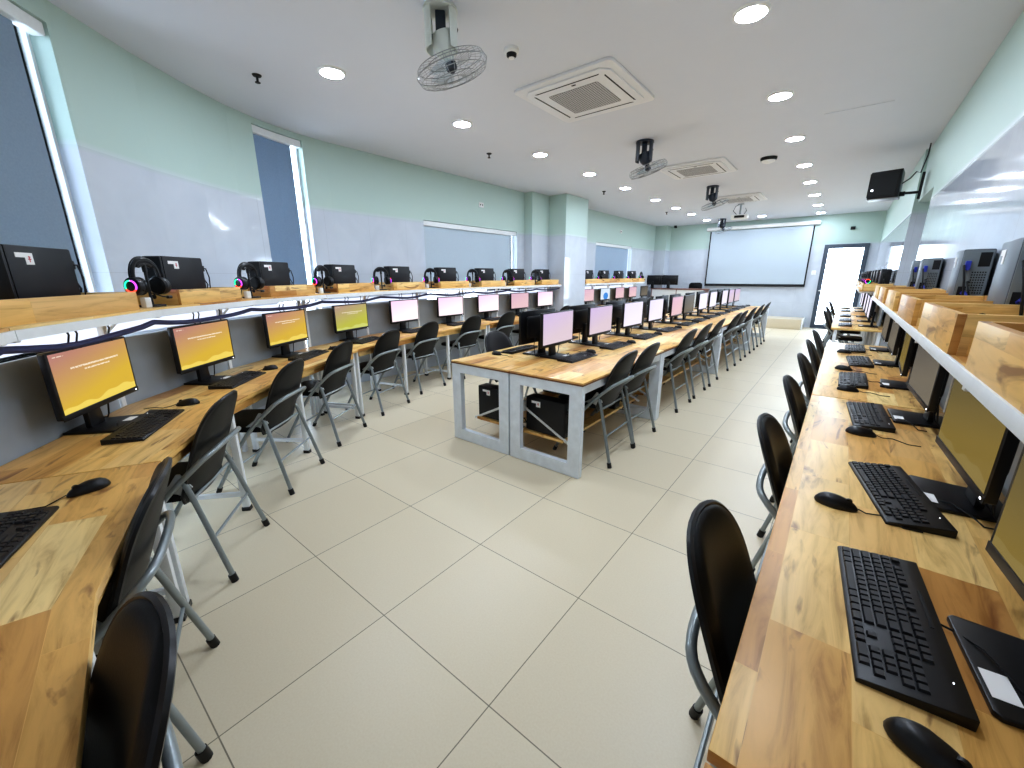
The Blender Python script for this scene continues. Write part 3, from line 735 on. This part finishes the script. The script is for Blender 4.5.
def offs(P, i, d):
    """point i of polyline P moved d to its left (towards the wall) with mitred corners"""
    v = []
    if i > 0: v.append((Vector(P[i]) - Vector(P[i - 1])).normalized())
    if i < len(P) - 1: v.append((Vector(P[i + 1]) - Vector(P[i])).normalized())
    ns = [Vector((-q.y, q.x)) for q in v]; n = sum(ns, Vector((0, 0))).normalized(); k = n.dot(ns[0]); q = Vector(P[i]) + n * (d / k); return q
def ribbon(P, idx, d0, d1, z0, z1, e0=0, e1=0):
    """solid strip between offsets d0 and d1 along polyline points idx, explicit uv along its length"""
    mb = MB(); pts = []; s = 0; prev = None
    for n_, i in enumerate(idx):
        a, b = offs(P, i, d0), offs(P, i, d1)
        if n_ == 0 and e0: dv = (offs(P, idx[1], d0) - a).normalized() * e0; a = a + dv; b = b + dv
        if n_ == len(idx) - 1 and e1: dv = (offs(P, idx[-2], d0) - a).normalized() * e1; a = a + dv; b = b + dv
        if prev is not None: s += (a - prev).length
        prev = a; pts.append((a, b, s))
    k = len(pts); D = abs(d1 - d0)
    for (a, b, s0), (c, d, s1) in zip(pts, pts[1:]):
        mb.quad((a.x, a.y, z1), (c.x, c.y, z1), (d.x, d.y, z1), (b.x, b.y, z1), [(s0, 0), (s1, 0), (s1, D), (s0, D)])
        mb.quad((b.x, b.y, z0), (d.x, d.y, z0), (c.x, c.y, z0), (a.x, a.y, z0), [(s0, D), (s1, D), (s1, 0), (s0, 0)])
        mb.quad((a.x, a.y, z0), (c.x, c.y, z0), (c.x, c.y, z1), (a.x, a.y, z1), [(s0, -.1), (s1, -.1), (s1, -.1 + z1 - z0), (s0, -.1 + z1 - z0)])
        mb.quad((d.x, d.y, z0), (b.x, b.y, z0), (b.x, b.y, z1), (d.x, d.y, z1), [(s1, 1), (s0, 1), (s0, 1 + z1 - z0), (s1, 1 + z1 - z0)])
    for (a, b, s0), fl in ((pts[0], 0), (pts[-1], 1)):
        q = [(b.x, b.y, z0), (a.x, a.y, z0), (a.x, a.y, z1), (b.x, b.y, z1)]; u = [(s0 + .3, D), (s0 + .3, 0), (s0 + .33, 0), (s0 + .33, D)]
        mb.quad(*(q[::-1] if fl else q), uv=(u[::-1] if fl else u))
    return mb
def rowm(P, i, d, e=0):
    """matrix at polyline point i, offset d: local x along the row, y to the wall"""
    q = offs(P, i, d); v = Vector((0, 0))
    if i > 0: v += (Vector(P[i]) - Vector(P[i - 1])).normalized()
    if i < len(P) - 1: v += (Vector(P[i + 1]) - Vector(P[i])).normalized()
    return Matrix.Translation((q.x, q.y, 0)) @ Matrix.Rotation(math.atan2(v.y, v.x), 4, 'Z') @ Matrix.Translation((e, 0, 0))
def to_local(o, kids_too=True):
    pass
def curved_desk(P, idx, label, group):
    t = thing('computer_desk', label, 'desk', (0, 0, 0), 0, group)
    obj('tabletop', ribbon(P, idx, 0, .58, DZT - .026, DZT, .003, .003), M['wood'], t, bevel=.002)
    obj('apron', ribbon(P, idx, .03, .05, DZT - .085, DZT - .026, .05, .05), M['wood'], t)
    obj('rear_rail', ribbon(P, idx, .5, .53, DZT - .08, DZT - .03, .05, .05), M['white'], t)
    for k, i in enumerate(idx):
        e = .035 if k == 0 else (-.035 if k == len(idx) - 1 else 0)
        m = rowm(P, i, 0, e)
        for y in (.055, .5):
            lg = obj('leg', MB().box(-.014, .014, y - .02, y + .02, .02, DZT - .03, m), M['white'], t, bevel=.003)
            obj('foot_cap', MB().box(-.018, .018, y - .024, y + .024, 0, .025, m), M['black'], lg)
        obj('leg_brace', MB().box(-.012, .012, .07, .49, .1, .125, m), M['white'], t)
    return t
def curved_shelf(P, idx, label, group, zt=1.278):
    t = thing('overhead_shelf', label, 'shelf', (0, 0, 0), 0, group)
    obj('shelf_board', ribbon(P, idx, .302, .80, zt - .024, zt, .002, .002), M['wood'], t)
    obj('front_edge', ribbon(P, idx, .29, .301, zt - .045, zt - .01, .002, .002), M['white'], t)
    for a, b in zip(idx, idx[1:]):
        obj('back_panel', ribbon(P, [a, b], .592, .606, .32, 1.105, .022, .022), M['panel'], t, smooth=False)
    obj('added_glow_band', ribbon(P, idx, .63, .645, 1.12, 1.19, .03, .03), M['strip'], t, smooth=False, label='added glow band behind the panels, imitating the lit wall')  # added emissive band, imitates the lit wall seen above the panels
    for k, i in enumerate(idx):
        e = .035 if k == 0 else (-.035 if k == len(idx) - 1 else 0)
        m = rowm(P, i, 0, e)
        obj('post', MB().box(-.016, .016, .585, .615, 0, zt - .03, m), M['white'], t, bevel=.003)
        obj('shelf_bracket', MB().box(-.012, .012, .31, .78, zt - .055, zt - .026, m).tube([m @ Vector((0, .6, 1.13)), m @ Vector((0, .5, zt - .05))], .008, 6), M['white'], t)
    return t
def bundle(P, idx, label, group, z=1.2, d=.34):
    mb = MB(); pts = []
    for a, b in zip(idx, idx[1:]):
        p, q = offs(P, a, d), offs(P, b, d)
        for k in range(8):
            f = k / 8; w = p * (1 - f) + q * f; pts.append((w.x, w.y, z - .03 * sin(PI * f) + .004 * sin(9 * f + a)))
    p = offs(P, idx[-1], d); pts.append((p.x, p.y, z))
    t = thing('cable_bundle', label, 'cables', (0, 0, 0), 0, group)
    obj('sleeve', mb.tube(pts, .014, 8), M['bundle'], t)
    for a, b in zip(idx, idx[1:]):
        p, q = offs(P, a, d + .02), offs(P, b, d + .02)
        for f in (.35, .4, .62):
            w = p * (1 - f) + q * f; w2 = p * (1 - f - .02) + q * (f + .02)
            obj('drop_wire', MB().tube([(w.x, w.y, z + .05), (w2.x, w2.y, z + .01), (w.x, w.y, z - .03), (w2.x, w2.y, z - .05)], .004, 5), M['cable'], t)
    return t

# ------------------------------------------------------------------ window-side row
lseats = [Seat(LV[i], LV[i + 1]) for i in range(len(LV) - 1)]
fseats = [Seat(LVF[i], LVF[i + 1]) for i in range(5)]
curved_desk(LV, [0, 1, 2], 'light wooden desk at the curved wall in the corner beneath the camera', 'curved window-side desks')
curved_desk(LV, [2, 3, 4, 5], 'light wooden desk at the curved wall holding three amber screens', 'curved window-side desks')
curved_desk(LV, [5, 6, 7, 8], 'light wooden window-side desk holding the yellow-green screen and two pale pink ones', 'curved window-side desks')
curved_desk(LV, [8, 9, 10, 11], 'light wooden window-side desk ending at the stepped pillar', 'curved window-side desks')
curved_desk(LVF, [0, 1, 2], 'light wooden window-side desk just beyond the pillar, with the blue screen', 'far window-side desks')
curved_desk(LVF, [2, 3, 4, 5], 'light wooden window-side desk beyond the pillar, closest to the far wall', 'far window-side desks')
SHL = ['wooden shelf on white posts above the three amber screens', 'wooden shelf on white posts above the yellow-green and pink screens', 'wooden shelf on white posts ending at the stepped pillar', 'wooden shelf on white posts in the corner below the first roller blind']
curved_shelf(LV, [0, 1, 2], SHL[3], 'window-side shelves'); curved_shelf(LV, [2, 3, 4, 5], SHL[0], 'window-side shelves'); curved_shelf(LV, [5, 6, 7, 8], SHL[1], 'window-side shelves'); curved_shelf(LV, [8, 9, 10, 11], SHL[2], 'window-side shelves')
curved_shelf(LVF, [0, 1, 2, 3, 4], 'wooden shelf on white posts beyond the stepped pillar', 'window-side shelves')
bundle(LV, [1, 2, 3, 4, 5], 'navy cable bundle hung under the shelf above the amber screens', 'under-shelf cable bundles')
bundle(LV, [5, 6, 7, 8], 'navy cable bundle hung under the shelf above the pink screens', 'under-shelf cable bundles')
bundle(LV, [8, 9, 10, 11], 'navy cable bundle hung under the shelf beside the stepped pillar', 'under-shelf cable bundles')

LS = {2: 'yellow', 3: 'yellow', 4: 'yellow', 5: 'green', 6: 'pink', 7: 'pink', 8: 'pink', 9: 'rose', 10: 'pink'}
SCN = {'yellow': 'amber screen', 'green': 'yellow-green screen', 'pink': 'pale pink screen', 'rose': 'dusty rose screen', 'lilac': 'lilac screen', 'white': 'whitish screen', 'blue': 'blue picture', 'olive': 'dim olive screen', 'dim': 'dim grey screen'}
lastc = {0: (.0, -.1), 1: (-.085, -.082), 2: (-.03, -.105), 3: (-.02, -.15), 4: (-.05, -.14), 5: (-.09, -.155), 6: (-.11, -.105)}
n = 0
for i, s in enumerate(lseats):
    cx, cy2 = lastc.get(i, (-.08 + rnd.uniform(-.04, .04), -.12))
    CH.put(s.p(cx, cy2, 0), s.rz + (rnd.uniform(-.04, .04) if i else .12), 'black padded folding chair at the window-side desks, %s from the camera corner' % ORD[i], 'chairs along the window-side desks')
    if i >= 1:
        KB.put(s.p(.06 if i > 1 else -.075, .27 if i > 1 else .3, DZT), s.rz + (.06 if i > 1 else -.02) + rnd.uniform(-.05, .05), 'black keyboard on the window-side desks before the pillar, %s from the camera corner' % ORD[i - 1], 'window-side keyboards')
        MS.put(s.p(.41 if i > 1 else .245, .24 if i > 1 else .165, DZT), s.rz + .5 + rnd.uniform(-.3, .3), 'black mouse on the window-side desks before the pillar, %s from the camera corner' % ORD[i - 1], 'window-side mice')
    if i >= 2:
        put_monitor(s.p(.125 if i == 2 else .06, .45, DZT), s.rz + rnd.uniform(-.03, .03), 'black monitor with %s under the window-side shelf, %s from the camera' % (SCN[LS[i]], ORD[i - 2]), LS[i], 'window-side monitors')
        TW.put(s.p(.05, .50, 1.278), s.rz, 'black computer tower on the window-side shelf, %s from the camera' % ORD[i - 2], 'window-side towers')
        BX.put(s.p(-.2 if i == 2 else .0, .335, 1.278), s.rz, 'open wooden tray around a black tower on the window-side shelf, %s from the camera' % ORD[i - 2], 'window-side wooden trays').scale = (1.55 if i == 2 else 1, 1, 1)
    if i >= 3:
        q = s.p(-.37, .40, 1.278); a = s.rz + (-.05 if i <= 5 else -.45)
        SD.put(q, a, 'black headset stand with white block on the window-side shelf, %s from the camera' % ORD[i - 3], 'window-side headset stands')
        HS.put(q, a, 'black gaming headset with coloured glow rings on its stand, %s along the window-side shelf' % ORD[i - 3], 'window-side headsets')
FS = ['rose', 'blue', 'rose', 'rose', 'dim']
for i, s in enumerate(fseats):
    CH.put(s.p(-.05, -.12, 0), s.rz, 'black folding chair at the window-side desks beyond the pillar, %s from the pillar' % ORD[i], 'chairs beyond the pillar')
    KB.put(s.p(.06, .27, DZT), s.rz, 'black keyboard on the desks beyond the pillar, %s from the pillar' % ORD[i], 'keyboards beyond the pillar')
    put_monitor(s.p(0, .45, DZT), s.rz, 'black monitor with %s on the desks beyond the pillar, %s from the pillar' % (SCN[FS[i]], ORD[i]), FS[i], 'monitors beyond the pillar')
    if i < 4:
        TW.put(s.p(.05, .50, 1.278), s.rz, 'black computer tower on the shelf beyond the pillar, %s from the pillar' % ORD[i], 'towers beyond the pillar')
        BX.put(s.p(.0, .335, 1.278), s.rz, 'open wooden tray on the shelf beyond the pillar, %s from the pillar' % ORD[i], 'wooden trays beyond the pillar')
        q = s.p(.41, .40, 1.278)
        SD.put(q, s.rz, 'black headset stand on the shelf beyond the pillar, %s from the pillar' % ORD[i], 'headset stands beyond the pillar')
        HS.put(q, s.rz, 'black headset on the shelf beyond the pillar, %s from the pillar' % ORD[i], 'headsets beyond the pillar')

# ------------------------------------------------------------------ middle island
def island_desk(L, label):
    t = thing('island_desk', label, 'desk')   # local: x along the row 0..L, y 0 (front) .. .645
    W = .645
    obj('tabletop', MB().box(.002, L - .002, -.005, W - .002, DZT - .022, DZT), M['wood'], t, bevel=.002)
    obj('edge_band', MB().box(.0005, L - .0005, -.0065, W, DZT - .024, DZT - .013), M['edge'], t, smooth=False)
    for x in (.004, L - .049):
        f = MB().box(x, x + .045, 0, .1, 0.004, DZT - .022).box(x, x + .045, W - .104, W - .004, .004, DZT - .022).box(x, x + .045, .1, W - .104, .004, .1).box(x, x + .045, .1, W - .104, DZT - .1, DZT - .022)
        obj('end_frame', f, M['galv'], t, smooth=False)
    obj('side_rail', MB().box(.05, L - .05, .01, .05, DZT - .09, DZT - .024).box(.05, L - .05, W - .05, W - .01, DZT - .09, DZT - .024), M['galv'], t, smooth=False)
    obj('tower_shelf', MB().box(.1, L - .1, .2, .6, .2, .222), M['wood'], t)
    for x in (.1, L - .14):
        obj('shelf_strut', MB().tube([(x + .02, W - .05, .42), (x + .02, .16, .2)], .012, 6).box(x, x + .04, W - .07, W - .03, .38, .46), M['white'], t)
    obj('cable_tray', MB().box(.2, L - .2, .3, .5, DZT - .14, DZT - .12), M['dark'], t)
    return t
YJ = [2.375, 4.0, 6.56, 9.1, 11.25]
protos = {}
for k in range(4):
    L = YJ[k + 1] - YJ[k]
    for side in (0, 1):
        lb = 'wooden desk on a pale steel frame, %s of the middle island, %s side' % (['nearest pair', 'second pair', 'third pair', 'far pair'][k], ['aisle', 'window'][side])
        t = island_desk(L, lb); t['group'] = 'desks of the middle island'
        if side == 0: t.location = (-1.292, YJ[k], 0); t.rotation_euler = (0, 0, PI / 2)
        else: t.location = (-2.59, YJ[k + 1], 0); t.rotation_euler = (0, 0, -PI / 2)
RM = [3.07, 3.9, 4.75, 5.52, 6.42, 7.05, 7.9, 8.62, 9.6, 10.25, 10.9]
RS = ['lilac', 'lilac', 'white', 'white', 'rose', 'dim', 'white', 'white', 'white', 'lilac', 'lilac']
RC = [2.93, 3.42, 4.59, 5.25, 5.95, 7.1, 7.62, 8.5, 9.4, 10.3]
RK = [3.13, 3.92, 4.75, 5.55, 6.4, 7.1, 7.85, 8.65, 9.5, 10.2, 10.85]
for i, y in enumerate(RM):
    put_monitor((-1.93, y, DZT), PI / 2 + rnd.uniform(-.03, .03), 'black monitor with %s facing the aisle on the island, %s from camera' % (SCN[RS[i]], ORD[i]), RS[i], 'island monitors facing the aisle')
    put_monitor((-2.19, y + .03, DZT), -PI / 2 + rnd.uniform(-.03, .03), 'black monitor seen from behind on the middle island, %s from the camera end' % ORD[i], 'lilac', 'island monitors facing the windows')
    KB.put((-1.755, RK[i], DZT), PI / 2 + rnd.uniform(-.05, .03), 'black keyboard on the aisle side of the middle island, %s from the camera end' % ORD[i], 'island keyboards on the aisle side')
    MS.put((-1.76 + (.04 if i else -.03), RK[i] + .3, DZT), PI / 2, 'black mouse on the aisle side of the middle island, %s from the camera end' % ORD[i], 'island mice on the aisle side')
    KB.put((-2.42, y + .06, DZT), -PI / 2 + .05, 'black keyboard on the window side of the middle island, %s from the camera end' % ORD[i], 'island keyboards on the window side')
    if i < 6: MS.put((-2.44, y - .26, DZT), -PI / 2, 'black mouse on the window side of the middle island, %s from the camera end' % ORD[i], 'island mice on the window side')
for i, y in enumerate(RC):
    CH.put((-1.2, y, 0), PI / 2 + rnd.uniform(-.03, .03), 'black folding chair on the aisle side of the middle island, %s from the camera' % ORD[i], 'island chairs on the aisle side')
for i, y in enumerate((3.12, 3.85, 4.75, 5.6, 6.5, 7.3, 8.1, 8.9, 9.8)):
    CH.put((-2.72, y, 0), -PI / 2, 'black folding chair on the window side of the middle island, %s from the camera' % ORD[i], 'island chairs on the window side')
for i, (x, y, rz) in enumerate(((-1.69, 2.49, 0), (-1.70, 3.4, 0), (-2.22, 2.49, 0), (-2.22, 3.5, 0))):
    TW.put((x, y, .222), rz, 'black computer tower on the low plank under the nearest island desk, %s side, %s' % (['aisle', 'window'][i // 2], ['front one', 'rear one'][i % 2]), 'towers under the island')

# ------------------------------------------------------------------ plain-wall row (desks run along y, sitters face +x)
XF = -.05
def wall_desk(L, label):
    t = thing('computer_desk', label, 'desk', group='plain-wall desks')
    obj('tabletop', MB().box(.003, L - .003, 0, .58, DZT - .026, DZT), M['wood'], t, bevel=.002)
    obj('apron', MB().box(.06, L - .06, .03, .05, DZT - .085, DZT - .026), M['wood'], t)
    for x in (.04, L / 3, 2 * L / 3, L - .04):
        for y in (.055, .52):
            lg = obj('leg', MB().box(x - .014, x + .014, y - .02, y + .02, .02, DZT - .026), M['white'], t, bevel=.003)
            obj('foot_cap', MB().box(x - .018, x + .018, y - .024, y + .024, 0, .025), M['black'], lg)
        obj('leg_brace', MB().box(x - .012, x + .012, .07, .51, .1, .125), M['white'], t)
    return t
for y1, L, lb in ((.54, 1.4, 'short light wooden desk behind the camera end of the plain-wall row'), (3.025, 2.48, 'light wooden plain-wall desk with strong knots, closest to the camera'), (5.62, 2.59, 'light wooden plain-wall desk, middle one of the row'), (9.72, 2.5, 'light wooden desk with white legs beyond the gap in the plain-wall row'), (12.25, 2.5, 'light wooden plain-wall desk beside the glazed door')):
    t = wall_desk(L, lb); t.location = (XF, y1, 0 if y1 > .6 else -.012); t.rotation_euler = (0, 0, -PI / 2)
def wall_shelf(L, label, zt=1.232):
    t = thing('overhead_shelf', label, 'shelf', group='plain-wall shelves')
    obj('shelf_board', MB().box(0, L, .3, .625, zt - .02, zt), M['wood'], t)
    obj('front_edge', MB().box(0, L, .292, .3, zt - .03, zt + .002), M['white'], t, bevel=.001)
    k = max(2, round(L / .88) + 1)
    for j in range(k):
        x = .03 + (L - .06) * j / (k - 1)
        obj('post', MB().tube([(x, .59, 0), (x, .59, zt - .02)], .018, 10), M['white'], t)
        obj('shelf_bracket', MB().box(x - .012, x + .012, .3, .6, zt - .045, zt - .021), M['white'], t)
    obj('back_panel', MB().box(0.01, L - .01, .606, .616, .5, 1.1), M['panel'], t)
    return t
t = wall_shelf(5.2, 'long wooden shelf with white edge above the plain-wall monitors'); t.location = (XF, 5.65, 0); t.rotation_euler = (0, 0, -PI / 2)
t = wall_shelf(4.4, 'wooden shelf with white edge further along the plain wall, by the door'); t.location = (XF - .07, 12.2, 0); t.rotation_euler = (0, 0, -PI / 2)
PM = [1.02, 1.82, 2.79, 3.62, 4.48, 5.3]
PK = [1.06, 1.74, 2.7, 3.6, 4.43, 5.2]
PKx = [.19, .24, .205, .15, .2, .18]; PKr = [-.07, -.19, -.06, .0, -.05, 0]
PMS = [.747, 1.542, 2.367, 3.264, 4.0, 4.9]; PMX = [.218, .09, .169, .124, .1, .1]
for i in range(6):
    put_monitor((.375, PM[i], DZT), -PI / 2 + [.1, .05, .04, -.05, .0, 0][i], 'black monitor under the plain-wall shelf, %s from the camera' % ORD[i], ['olive', 'olive', 'dim', 'olive', 'dim', 'dim'][i], 'plain-wall monitors')
    KB.put((PKx[i], PK[i], DZT), -PI / 2 - PKr[i], 'black keyboard on the plain-wall desks, %s from the camera' % ORD[i], 'plain-wall keyboards')
    MS.put((PMX[i], PMS[i], DZT), -PI / 2 + [-.35, -.1, -.1, -.05, -.2, -.1][i], 'black mouse on the plain-wall desks, %s from the camera' % ORD[i], 'plain-wall mice')
for i, y in enumerate((.95, 1.83, 2.68, 3.55, 4.38, 5.25)):
    CH.put((-.158 if i == 0 else -.145, y, 0), -PI / 2 + rnd.uniform(-.03, .03), 'black folding chair at the plain-wall desks, %s from the camera' % ORD[i], 'chairs along the plain wall')
for i, y in enumerate((7.7, 8.5, 9.45, 10.8, 11.7)):
    put_monitor((.33, y, DZT), -PI / 2, 'black monitor beyond the gap in the plain-wall row, %s from the gap' % ORD[i], 'white', 'plain-wall monitors by the door')
    KB.put((.1, y, DZT), -PI / 2, 'black keyboard beyond the gap in the plain-wall row, %s from the gap' % ORD[i], 'plain-wall keyboards by the door')
for i, y in enumerate((8.45, 9.5, 11.4)):
    CH.put((-.17, y, 0), -PI / 2, 'black folding chair beyond the gap in the plain-wall row, %s from the gap' % ORD[i], 'plain-wall chairs by the door')
for i, y in enumerate((1.12, 1.94, 2.77, 3.68, 4.55, 5.28)):
    BX.put((.247, y, 1.232), -PI / 2, 'open wooden tray on the long plain-wall shelf, %s from the camera' % ORD[i], 'plain-wall wooden trays').scale = (1, 1, 1.22)
for i, y in enumerate((2.42, 3.33, 4.78, 5.38)):
    TG.put((.462, y, 1.233), -PI / 2 - .06, 'grey computer tower showing its rear ports on the plain-wall shelf, %s from the camera' % ORD[i], 'plain-wall grey towers').scale = (1, 1, 1.15)
for i, y in enumerate((8.1, 9.0, 9.9, 10.8, 11.7)):
    BX.put((.2, y, 1.232), -PI / 2, 'open wooden tray on the shelf by the door, %s from the gap' % ORD[i], 'wooden trays by the door')
    TW.put((.385, y + .05, 1.233), -PI / 2, 'black computer tower on the shelf by the door, %s from the gap' % ORD[i], 'black towers by the door')
    q = (.27, y + .36, 1.232)
    SD.put(q, -PI / 2, 'black headset stand on the shelf by the door, %s from the gap' % ORD[i], 'headset stands by the door')
    HS.put(q, -PI / 2, 'black headset on the shelf by the door, %s from the gap' % ORD[i], 'headsets by the door')

# ------------------------------------------------------------------ far end: stage, teacher's desk
t = thing('stage', 'low cream tiled stage step below the projection screen', 'stage', (-2.7, 13.84, 0))
obj('platform', MB().box(-1.98, 1.95, -.41, .42, 0, .27), M['cream'], t, bevel=.004)
obj('edge_trim', MB().box(1.952, 1.975, -.41, .42, 0, .285), M['pwhite'], t)
t = thing('teacher_desk', 'reddish teacher desk on the stage at the far wall', 'desk', (-4.2, 13.62, .27))
obj('desktop', MB().box(-.7, .95, -.3, .3, .74, .77), M['redwood'], t, bevel=.003)
for x in (-.68, .1, .91): obj('side_panel', MB().box(x, x + .02, -.28, .28, 0, .74), M['redwood'], t)
obj('front_panel', MB().box(-.66, .91, -.27, -.255, .2, .74), M['pwhite'], t)
for i, x in enumerate((-5.0, -4.42)):
    put_monitor((x + .1 if i == 0 else x, 13.5 if i == 0 else 13.6, 1.04), PI + .1, ['dark monitor seen from behind on the teacher desk, beside the pilaster', 'dark monitor seen from behind on the teacher desk, in front of the bare wall'][i], 'dim', 'teacher desk monitors')
t = thing('office_chair', 'black round-backed office chair behind the teacher desk', 'chair', (-3.72, 14.02, .27), PI)
obj('backrest', MB().prism(rrect(.2, .2, .09), -.03, .03, Matrix.Translation((0, -.02, .75)) @ Matrix.Rotation(PI / 2, 4, 'X')), M['leather'], t, bevel=.02)
obj('seat', MB().prism(rrect(.2, .15, .08), .42, .49, Matrix.Translation((0, .14, 0))), M['leather'], t, bevel=.02)
obj('back_support', MB().tube([(0, -.04, .7), (0, -.06, .5), (0, .1, .41)], .015), M['black'], t)
obj('column', MB().tube([(0, .12, .06), (0, .12, .42)], .025), M['black'], t)
for k in range(5):
    a = 2 * PI * k / 5; obj('leg', MB().tube([(0, .12, .08), (.2 * cos(a), .12 + .12 * sin(a), .03)], .014).tube([(.2 * cos(a) - .01, .12 + .12 * sin(a), .018), (.2 * cos(a) + .01, .12 + .12 * sin(a), .018)], .018, 10), M['black'], t)
# small wall fittings
def stub(x, y, z, rz, lb):
    t = thing('wall_outlet', lb, 'wall outlet', (x, y, z), rz)
    obj('plate', MB().box(-.06, .06, -.012, 0, -.04, .04), M['pwhite'], t, bevel=.004)
    obj('socket', MB().box(-.035, -.015, -.016, -.01, -.012, .012).box(.015, .035, -.016, -.01, -.012, .012), M['dark'], t)
stub(XL, 5.5, 2.62, PI / 2, 'small two-hole plate high on the wall above the wide low blind')
stub(XL, 11.2, 2.62, PI / 2, 'small two-hole plate high on the wall above the small far blind')
t = thing('motion_sensor', 'small dark sensor on the green wall above the glazed door', 'sensor', (-.06, YF, 2.62))
obj('body', MB().box(-.05, .05, -.05, 0, -.04, .04), M['dark'], t, bevel=.012)
t = thing('security_camera', 'tiny dark camera under the ceiling beside the pilaster', 'camera', (-4.55, 14.1, ZC))
obj('mount', MB().lathe([(.001, -.02), (.04, -.02), (.045, 0)], 14), M['dark'], t); obj('barrel', MB().tube([(-.02, 0, -.04), (.06, -.1, -.06)], .03, 10), M['dark'], t)
t = thing('light_switch', 'small white switch plate between projection screen and door', 'light switch', (-.72, YF, 1.5))
obj('plate', MB().box(-.05, .05, -.012, 0, -.06, .06), M['pwhite'], t, bevel=.004); obj('rocker', MB().box(-.02, .02, -.018, -.01, -.03, .03), M['pwhite'], t, bevel=.003)

# ------------------------------------------------------------------ world, light, colour
w = bpy.data.worlds.new('overcast_daylight'); bpy.context.scene.world = w; w.use_nodes = True
nt = w.node_tree; bg = nt.nodes['Background']; bg.inputs[0].default_value = (.68, .83, 1, 1); bg.inputs[1].default_value = 7.0
vs = bpy.context.scene.view_settings; vs.view_transform = 'Standard'; vs.look = 'Medium High Contrast'; vs.exposure = .68; vs.gamma = 1
bpy.context.scene.cycles.max_bounces = 8; bpy.context.scene.cycles.transparent_max_bounces = 12
bpy.context.scene.cycles.sample_clamp_indirect = 6
bpy.context.scene.cycles.use_denoising = True
cy_ = bpy.context.scene.cycles
cy_.use_fast_gi = True; cy_.fast_gi_method = 'ADD'
w.light_settings.ao_factor = .09; w.light_settings.distance = 1.5
